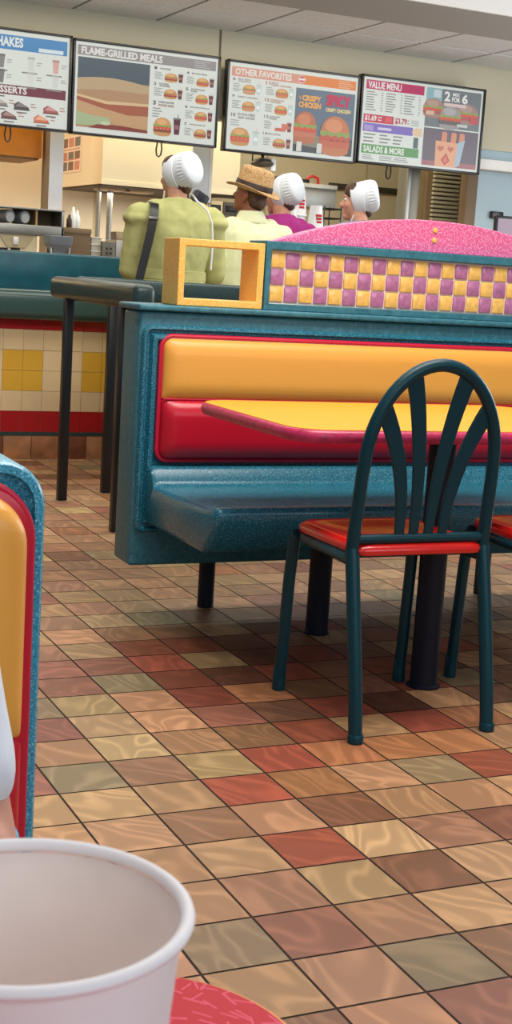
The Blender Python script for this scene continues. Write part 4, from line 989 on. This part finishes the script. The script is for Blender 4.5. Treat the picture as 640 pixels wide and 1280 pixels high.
def person(name, label, pos, yaw, scale, hyaw, shirt, skin, arms, dress=True, headgear='bonnet', hpitch=0, extra=None, skirt=1, group=None):
    root = thing(name, label, 'person', (0, 0, 0), group)
    hz = 1.535
    hp, X, R = head_prims((0, .015, hz), hyaw, hpitch, headgear != 'bonnet')
    body = list(hp)+[('c', (0, -.012, 1.36), (0, .004, 1.47), .054, .048), ('c', (-.10, -.01, 1.345), (.10, -.01, 1.345), .045, .045),
        ('e', (0, 0, 1.24), (.145, .095, .15)), ('e', (0, 0, 1.08), (.12, .085, .14)), ('e', (0, 0, .94), (.15, .105, .12))]
    for s in (-1, 1):
        body += [('c', (s*.085, 0, .90), (s*.085, .01, .49), .075, .05), ('c', (s*.085, .01, .49), (s*.085, -.01, .09), .05, .034), ('c', (s*.085, -.03, .045), (s*.09, .12, .03), .036, .028)]
        sh, el, wr, hd = arms[0 if s < 0 else 1]
        body += [('c', (s*.15, 0, 1.33), sh, .045, .046), ('c', sh, el, .046, .038), ('c', el, wr, .037, .026)]
        f = (Vector(wr)-Vector(el)).normalized(); body += hand(Vector(wr)+f*.02, f, Vector((-s, 0, 0)), Vector((0, 0, 1)))
    bo = remesh('body', body, skin, root, .0065, 3)
    add_face(root, X, R)
    # hair
    hair = [('e', X(0, -.022, .03), (.0715, .077, .081), R), ('e', X(0, -.045, -.045), (.050, .036, .045), R)]
    if headgear == 'bonnet': hair += [('e', X(.0, .03, .052), (.066, .052, .055), R), ('e', X(0, -.060, -.066), (.036, .028, .026), R)]
    else: hair += [('e', X(0, -.06, -.03), (.062, .04, .05), R)]
    remesh('hair', hair, HAIRB, root, .006, 3, .004, (30, 30, 12))
    # clothes
    if dress:
        cl = [('l', [(1.425, 0, -.008, .064, .064), (1.40, 0, -.012, .082, .072), (1.385, 0, -.01, .112, .08), (1.362, 0, -.005, .162, .09), (1.32, 0, 0, .188, .112), (1.24, 0, 0, .185, .124), (1.15, 0, 0, .172, .120), (1.06, 0, 0, .155, .112), (1.03, 0, 0, .160, .118), (.98, 0, 0, .172, .13), (.9, 0, 0, .19, .15), (.6, 0, 0, .225*skirt, .20*skirt), (.25, 0, 0, .26*skirt, .24*skirt), (.22, 0, 0, .25*skirt, .23*skirt)])]
        cl.append(('c', (-.11, -.008, 1.352), (.11, -.008, 1.352), .06, .06))
        for s in (-1, 1):
            sh, el, wr, hd = arms[0 if s < 0 else 1]; mid = Vector(sh).lerp(Vector(el), .5)
            cl += [('e', Vector(sh)+Vector((s*.012, -.004, -.012)), (.070, .074, .036)), ('c', (s*.15, 0, 1.325), sh, .06, .066), ('c', sh, el, .066, .056), ('c', el, Vector(el).lerp(Vector(wr), .45), .057, .050)]
        dr = remesh('dress', cl, shirt, root, .0085, 5, .011, (15, 15, 4))
        b = MB().m(shirt); b.loft([[Vector(((.160+q)*math.cos(2*PI*k/40), (.117+q)*math.sin(2*PI*k/40), z)) for k in range(40)] for z, q in ((1.02, .004), (1.022, .009), (1.045, .008), (1.066, .008), (1.068, .002))], cap=False); b.build('waistband', dr)
    else:
        cl = [('l', [(1.405, 0, -.012, .066, .064), (1.385, 0, -.01, .10, .076), (1.36, 0, -.005, .165, .09), (1.32, 0, 0, .192, .112), (1.24, 0, 0, .192, .122), (1.1, 0, 0, .180, .122), (.98, 0, 0, .180, .125), (.86, 0, 0, .185, .13)])]
        for s in (-1, 1):
            sh, el, wr, hd = arms[0 if s < 0 else 1]
            cl += [('c', (s*.11, -.008, 1.352), (s*.15, 0, 1.33), .06, .062), ('c', (s*.15, 0, 1.33), sh, .062, .064), ('c', sh, Vector(sh).lerp(Vector(el), .70), .064, .062)]
        dr = remesh('shirt', cl, shirt, root, .0085, 5, .010, (14, 14, 5))
        b = MB().m(shirt); b.loft([[Vector((rx*math.cos(2*PI*k/32), -.008+ry*math.sin(2*PI*k/32), z)) for k in range(32)] for z, rx, ry in ((1.385, .082, .074), (1.44, .066, .062), (1.447, .064, .060), (1.44, .070, .066), (1.39, .096, .086), (1.383, .095, .085))], cap=False); b.build('collar', dr)
        tr = [('e', (0, 0, .93), (.165, .115, .13))]
        for s in (-1, 1): tr += [('c', (s*.085, 0, .9), (s*.085, .01, .49), .09, .068), ('c', (s*.085, .01, .49), (s*.085, -.01, .10), .066, .052)]
        remesh('trousers', tr, DARKC, root, .01, 4)
    for s in (-1, 1):
        remesh('shoe', [('c', (s*.085, -.035, .038), (s*.09, .125, .034), .040, .034), ('c', (s*.085, -.02, .05), (s*.085, -.015, .09), .04, .038)], BLACK, root, .009, 2)
    if headgear == 'bonnet':
        o = bonnet(root, X, R)
        if extra: extra(root, o, X)
    else:
        b = MB().m(STRAW); n = 48
        def ring(rx, ry, z, dip=0, oy=0): return [X(1.10*rx*math.cos(2*PI*k/n), oy-.008+1.10*ry*math.sin(2*PI*k/n), .026+(z-.026)*1.12+dip*math.sin(2*PI*k/n)**2-.018*abs(math.cos(2*PI*k/n))**2*(1 if dip else 0)*-1) for k in range(n)]
        b.loft([ring(.082, .100, .026), ring(.132, .150, .030, -.012), ring(.136, .154, .034, -.012), ring(.132, .150, .036, -.012), ring(.088, .106, .040), ring(.083, .102, .072), ring(.076, .096, .125), ring(.068, .088, .142), ring(.05, .07, .148), ring(.02, .04, .138)], cap=True)
        hat = b.build('straw_hat', root, ang=70)
        b = MB().m(BAND); b.loft([ring(.0885, .107, .0405), ring(.0895, .108, .042), ring(.0855, .105, .068), ring(.084, .103, .070)], cap=False); b.build('hat_band', hat)
        if extra: extra(root, hat, X)
    root.location = pos; root.rotation_euler.z = yaw; root.scale = (scale,)*3
    return root
def front_arms(lx=-.26, rx=.26, ely=.03, elz=1.08, wy=.24, wz=1.10):
    return ((( -.19, 0, 1.325), (lx, ely, elz), (lx*.6, wy, wz), 0), ((.19, 0, 1.325), (rx, ely, elz), (rx*.6, wy, wz), 0))
PY = 4.58
def w_extra(root, bo, X):
    b = MB().m(WHITE); b.tube([X(.074, -.05, -.092), (.075, -.098, 1.415), (.125, -.122, 1.37), (.150, -.132, 1.31), (.158, -.134, 1.2), (.156, -.132, 1.08)], .005, 6); b.build('tie_string', bo)
    b = MB().m(WHITE); b.tube([X(-.080, .02, -.085), X(-.074, .03, -.13), X(-.066, .03, -.19)], .004, 6); b.build('tie_string', bo)
p = at(222, 240, PY)
woman = person('person', 'person in an olive green dress and white bonnet standing at the counter, seen from behind', (p.x+.0, PY, 0), -.10, .975, .62, OLIVE, SKIN, front_arms(-.212, .225, .04, 1.06, .24, 1.08), skirt=.85, extra=w_extra)
# the shoulder bag she carries
S_ = .975
def wl(x, y, z):
    c, s = math.cos(-.10), math.sin(-.10); return Vector((p.x+S_*(x*c-y*s), PY+S_*(x*s+y*c), S_*z))
bag = thing('shoulder_bag', 'black shoulder bag on a long strap over the left shoulder of the woman in green', 'bag', (wl(-.25, -.1, .9).x, wl(-.25, -.1, .9).y, wl(0, 0, .72).z))
b = MB().m(BLACK)
path = [(-.135, .12, 1.26), (-.125, .09, 1.36), (-.128, .02, 1.405), (-.134, -.07, 1.385), (-.146, -.122, 1.34), (-.165, -.145, 1.25), (-.19, -.165, 1.15), (-.215, -.18, 1.05), (-.235, -.195, .97)]
rings = []
for i, q in enumerate(path):
    c = wl(*q); t = (wl(*path[min(i+1, len(path)-1)])-wl(*path[max(i-1, 0)])).normalized(); sx = Vector((1, 0, 0)) - t*t.x; sx.normalize(); nn = t.cross(sx)
    rings.append([c+sx*a*.021+nn*d*.003 for a, d in ((-1, -1), (1, -1), (1, 1), (-1, 1))])
b.loft(rings); st = b.build('strap', bag)
b = MB().m(STEEL); c = wl(-.151, -.133, 1.315); b.box(c-Vector((.026, .006, .007)), c+Vector((.026, .006, .007)), .003); b.build('buckle', st)
b = MB().m(BLACK); c = wl(-.245, -.21, .83); b.box(c-Vector((.11, .045, .15)), c+Vector((.11, .045, .15)), .03, 3); b.build('bag_body', bag)
p = at(315, 240, 4.80)
person('person', 'person in a pale lime shirt and straw hat with a dark band, at the counter', (p.x, 4.80, 0), .05, .945, .60, SHIRT, SKINT, (((-.20, 0, 1.32), (-.235, -.02, 1.00), (-.20, .20, .98), 0), ((.19, -.02, 1.32), (.215, -.04, 1.04), (.205, .0, .82), 0)), dress=False, headgear='hat', hpitch=.26)
p = at(355, 240, 4.98)
person('person', 'person in a magenta top and white bonnet standing behind the straw hat', (p.x, 4.99, 0), .05, .962, .55, MAGC, SKIN, (((-.17, 0, 1.32), (-.21, -.02, 1.06), (-.16, .03, .86), 0), ((.17, 0, 1.32), (.21, -.02, 1.06), (.16, .03, .86), 0)), skirt=.75)
p = at(453, 240, 4.8)
def p4x(root, bo, X):
    for s in (-1, 1): b = MB().m(WHITE); b.tube([X(s*.080, .02, -.085), X(s*.07, .035, -.13), X(s*.05, .04, -.19)], .0035, 6); b.build('tie_string', bo)
person('person', 'person with a white bonnet seen in profile facing left, above the pink arch', (p.x-.01, 4.80, 0), .25, .955, .80, GREYC, SKIN, front_arms(-.24, .24, .03, 1.06, .2, 1.02), extra=p4x)
# ---------------------------------------------------------------- near bench at left with a seated person, near table and cup
nb = thing('booth_bench', 'blue speckled bench end with orange and red cushion at the left edge of the photo', 'bench', (-1.3, -.45, 0))
NX0, NX1, NY = -1.95, -.680, -.52
b = MB().m(TEALS)
panel(b, NX0, NX1, .16, .842, (.02, .02, .05, .05), NY+.11, [(0, 0), (-.0, .0), (-.0, .101), (.0012, .106), (.004, .1095), (.0125, .110), (.0135, .102), (.02, .098)], 8)
b.build('moulded_shell', nb)
b = MB().m(TEALS)
prof = [(NY+.02, .29), (NY+.02, .46), (NY-.05, .45), (NY-.09, .415), (NY-.44, .425), (NY-.46, .41), (NY-.46, .38), (NY-.38, .295)]
b.loft([[Vector((x, y, z)) for y, z in prof] for x in (NX0+.03, NX1-.03)]); b.build('seat', nb, bevel=.012, bseg=3)
cx0, cx1 = NX0+.020, NX1-.0165
b = MB().m(ORANGE); cushion(b, cx0+.006, cx1-.0075, .540, .812, (.006, .006, .06, .06), NY+.005, .03, .04, .016); b.build('upper_cushion', nb)
b = MB().m(REDV); cushion(b, cx0+.004, cx1-.0055, .28, .541, (.03, .03, .012, .012), NY+.005, .026, .05, .014); b.build('lower_cushion', nb)
b = MB().m(REDV); panel(b, cx0+.002, cx1-.001, .272, .818, (.03, .03, .06, .06), NY+.003, [(0, 0), (0, .012), (.004, .014)], 8); b.build('cushion_welt', nb)
b = MB().m(PIPE); lp = rrect(cx0, cx1, .27, .8215, .064, 10); b.tube([Vector((x, NY-.004, z)) for x, z in lp+[lp[0]]], .0042, 10, cap=False); b.build('piping', nb)
for x in (-1.7, -.95): b = MB().m(POLE); b.tube([(x, NY+.03, 0), (x, NY+.03, .17)], .026, 18); b.build('leg', nb)
# seated person, facing the camera side
sp = thing('person', 'seated person in a pale blue short-sleeved shirt at left edge, only the arm in view', 'person', (-1.06, -.74, 0))
def L_(x, y, z): return Vector((-1.06+x, -.74+y, z))
hp, X, R = head_prims(L_(0, -.03, 1.185), PI)
el, wr = L_(.221, -.15, .56), L_(.10, -.42, .735)
body = hp+[('c', L_(0, 0, 1.02), L_(0, -.02, 1.12), .056, .05), ('c', L_(-.1, 0, 1.0), L_(.1, 0, 1.0), .055, .055), ('e', L_(0, 0, .88), (.15, .10, .16)), ('e', L_(0, .0, .70), (.135, .10, .16)), ('e', L_(0, .02, .55), (.165, .12, .115)),
    ('c', L_(.12, 0, .98), L_(.163, -.005, .955), .052, .05), ('c', L_(.163, -.005, .955), el, .048, .040), ('c', el, wr, .040, .027), ('c', L_(-.15, 0, .98), L_(-.19, -.02, .955), .052, .05), ('c', L_(-.19, -.02, .955), L_(-.23, -.15, .60), .048, .04), ('c', L_(-.23, -.15, .60), L_(-.13, -.42, .735), .04, .027)]
for s, w in ((1, wr), (-1, L_(-.13, -.42, .735))):
    body += hand(w+Vector((-s*.008, -.018, .0)), (-s*.3, -1, 0), (-s, 0, 0), (0, 0, 1))
    body += [('c', L_(s*.09, 0, .53), L_(s*.10, -.42, .50), .078, .055), ('c', L_(s*.10, -.42, .50), L_(s*.10, -.40, .10), .055, .036), ('c', L_(s*.10, -.37, .045), L_(s*.10, -.52, .03), .038, .028)]
remesh('body', body, mat('warm_skin', (196, 142, 122), .55), sp, .007, 3).data.transform(Matrix.Translation(-Vector((-1.06, -.74, 0))))
add_face(sp, X, R)
hr = remesh('hair', [('e', X(0, -.022, .035), (.078, .083, .0865), R), ('e', X(0, -.05, -.03), (.066, .05, .06), R)], HAIRB, sp, .006, 3, .004, (30, 30, 12)); hr.data.transform(Matrix.Translation(-Vector((-1.06, -.74, 0))))
PALEB = mat('pale_blue_white_cloth', (218, 226, 236), .8)
sl = L_(.163, -.005, .955).lerp(el, .80)
cl = [('c', L_(-.12, 0, 1.0), L_(.12, 0, 1.0), .072, .072), ('e', L_(0, 0, .88), (.175, .125, .19)), ('e', L_(0, 0, .70), (.165, .13, .2)), ('e', L_(0, .01, .56), (.18, .14, .11)), ('c', L_(.12, 0, .985), L_(.163, -.005, .955), .068, .066), ('c', L_(.163, -.005, .955), sl, .054, .051), ('c', L_(-.15, 0, .985), L_(-.192, -.02, .955), .068, .066), ('c', L_(-.192, -.02, .955), L_(-.22, -.12, .68), .060, .056)]
remesh('shirt', cl, PALEB, sp, .008, 4, .006, (9, 9, 5)).data.transform(Matrix.Translation(-Vector((-1.06, -.74, 0))))
tr = [('e', L_(0, .02, .54), (.175, .13, .11))]
for s in (-1, 1): tr += [('c', L_(s*.09, 0, .53), L_(s*.10, -.42, .50), .088, .07), ('c', L_(s*.10, -.42, .50), L_(s*.10, -.40, .10), .068, .05)]
remesh('trousers', tr, DARKC, sp, .009, 4).data.transform(Matrix.Translation(-Vector((-1.06, -.74, 0))))
for s in (-1, 1): remesh('shoe', [('c', L_(s*.10, -.37, .042), L_(s*.10, -.53, .034), .042, .034)], BLACK, sp, .009, 2).data.transform(Matrix.Translation(-Vector((-1.06, -.74, 0))))
# near table
nt_ = thing('cafe_table', 'red flecked cafe table in the foreground under the white paper cup', 'table', (-1.3, -1.64, 0))
FX0, FX1, FY0, FY1 = -1.8, -.806, -1.94, -1.325
RT = flecked('red_flecked_laminate', (186, 4, 34), (216, 72, 100), 'XY', 66, .44, .045, .55)
b = MB().m(RT); b.loft([top_ring(FX0+i, FX1-i, FY0+i, FY1-i, .085-i, z, 12) for i, z in ((.006, .676), (.003, .68), (.003, .6985), (.0045, .7002), (.02, .7004))]); b.build('table_top', nt_)
b = MB().m(mat('ochre_edge', (214, 140, 70), .4)); b.loft([top_ring(FX0+i, FX1-i, FY0+i, FY1-i, .085-i, z, 12) for i, z in ((.012, .668), (.002, .67), (0, .676), (0, .694), (.002, .699), (.004, .6997))], cap=True); b.build('table_edge', nt_)
for x in (-1.55, -1.05): b = MB().m(POLE); b.lathe((x, -1.64, 0), [(.05, 0), (.05, .006), (.036, .01), (.036, .664), (.06, .668)], 24); b.build('post', nt_)
# paper cup
CC = Vector((-.992, -1.585, .7006)); H = .1695; r1, r0 = .0452, .0315
PAPER = mat('white_paper', (244, 246, 248), .55)
CUPIN = mat('paper_inside', (248, 238, 230), .5, var=.02, vscale=40)
for _m in (PAPER, CUPIN):     # thin paper lets some light through
    _n = _m.node_tree; _b = _n.nodes['Principled BSDF']; _t = _n.nodes.new('ShaderNodeBsdfTranslucent'); _t.inputs[0].default_value = lin((250, 244, 240))
    _x = _n.nodes.new('ShaderNodeMixShader'); _x.inputs[0].default_value = .32; _n.links.new(_b.outputs[0], _x.inputs[1]); _n.links.new(_t.outputs[0], _x.inputs[2]); _n.links.new(_x.outputs[0], _n.nodes['Material Output'].inputs[0])
cup = thing('paper_cup', 'large open white paper cup in the foreground at lower left', 'cup', CC)
b = MB().m(PAPER); b.lathe(CC, [(r0-.001, 0), (r0, .002), (r0, .004), (r1, H-.003)], 64, cap=False)
b.poly([CC+Vector((r0*math.cos(2*PI*k/64), r0*math.sin(2*PI*k/64), .001)) for k in range(64)])
b.m(CUPIN); n0 = 64
rings = [[CC+Vector((r*math.cos(2*PI*k/64), r*math.sin(2*PI*k/64), z)) for k in range(64)] for r, z in ((r1-.0006, H-.003), (r0-.0008, .012), (.004, .011))]
b.loft([rings[0], rings[1], rings[2]], cap=False); b.poly(rings[2]); b.build('cup_wall', cup)
b = MB().m(PAPER); n = 72
b.loft([[CC+Vector(((r1+.0012+.0021*math.cos(a))*math.cos(2*PI*k/n), (r1+.0012+.0021*math.cos(a))*math.sin(2*PI*k/n), H-.001+.0021*math.sin(a))) for k in range(n)] for a in [2*PI*j/10 for j in range(11)]], cap=False); b.build('rolled_rim', cup)
# ---------------------------------------------------------------- light
w = bpy.data.worlds.new('daylight'); SC.world = w; w.use_nodes = True
bg = w.node_tree.nodes['Background']; bg.inputs[0].default_value = lin((214, 226, 240)); bg.inputs[1].default_value = .26
def area(name, loc, target, sx, sy, power, col=(255, 255, 255)):
    l = bpy.data.lights.new(name, 'AREA'); l.shape = 'RECTANGLE'; l.size = sx; l.size_y = sy; l.energy = power; l.color = lin(col)[:3]
    o = bpy.data.objects.new(name, l); COL.objects.link(o); o.location = loc
    o.rotation_euler = (Vector(target)-Vector(loc)).to_track_quat('-Z', 'Y').to_euler(); return o
area('window_daylight', (1.0, -4.2, 2.3), (1.0, 2.2, .8), 5.0, 1.4, 72, (236, 244, 255))
area('side_window_daylight', (6.2, 3.8, 1.7), (0, 5.0, 1.6), 4.5, 1.6, 120, (246, 249, 255))
area('near_table_fill', (-1.6, -1.3, 3.15), (-1.4, -1.4, 0), 1.2, 1.0, 14, (246, 248, 255))  # added fill light brightening the cup and foreground, not a fixture
area('dining_ceiling_lamp', (.7, .6, 3.15), (.7, .6, 0), 2.2, 1.2, 108, (255, 251, 244))
area('dining_ceiling_lamp_far', (1.6, 3.8, 3.15), (1.6, 3.8, 0), 3.5, 1.5, 70, (255, 250, 242))
area('kitchen_ceiling_lamp', (2.0, 8.0, 2.7), (2.0, 8.0, 0), 5, .8, 90, (255, 244, 220))
area('kitchen_left_fill', (-.2, 8.9, 2.66), (.4, 9.3, 0), 1.6, .5, 60, (255, 240, 214))  # added fill for the left kitchen wall and hood side, no real lamp
area('counter_ceiling_lamp', (2.0, 6.7, 2.7), (2.0, 6.7, 0), 5, .5, 60, (255, 244, 226))
SC.view_settings.view_transform = 'Standard'; SC.view_settings.look = 'None'; SC.view_settings.gamma = 1
SC.view_settings.exposure = 0; SC.view_settings.use_curve_mapping = False
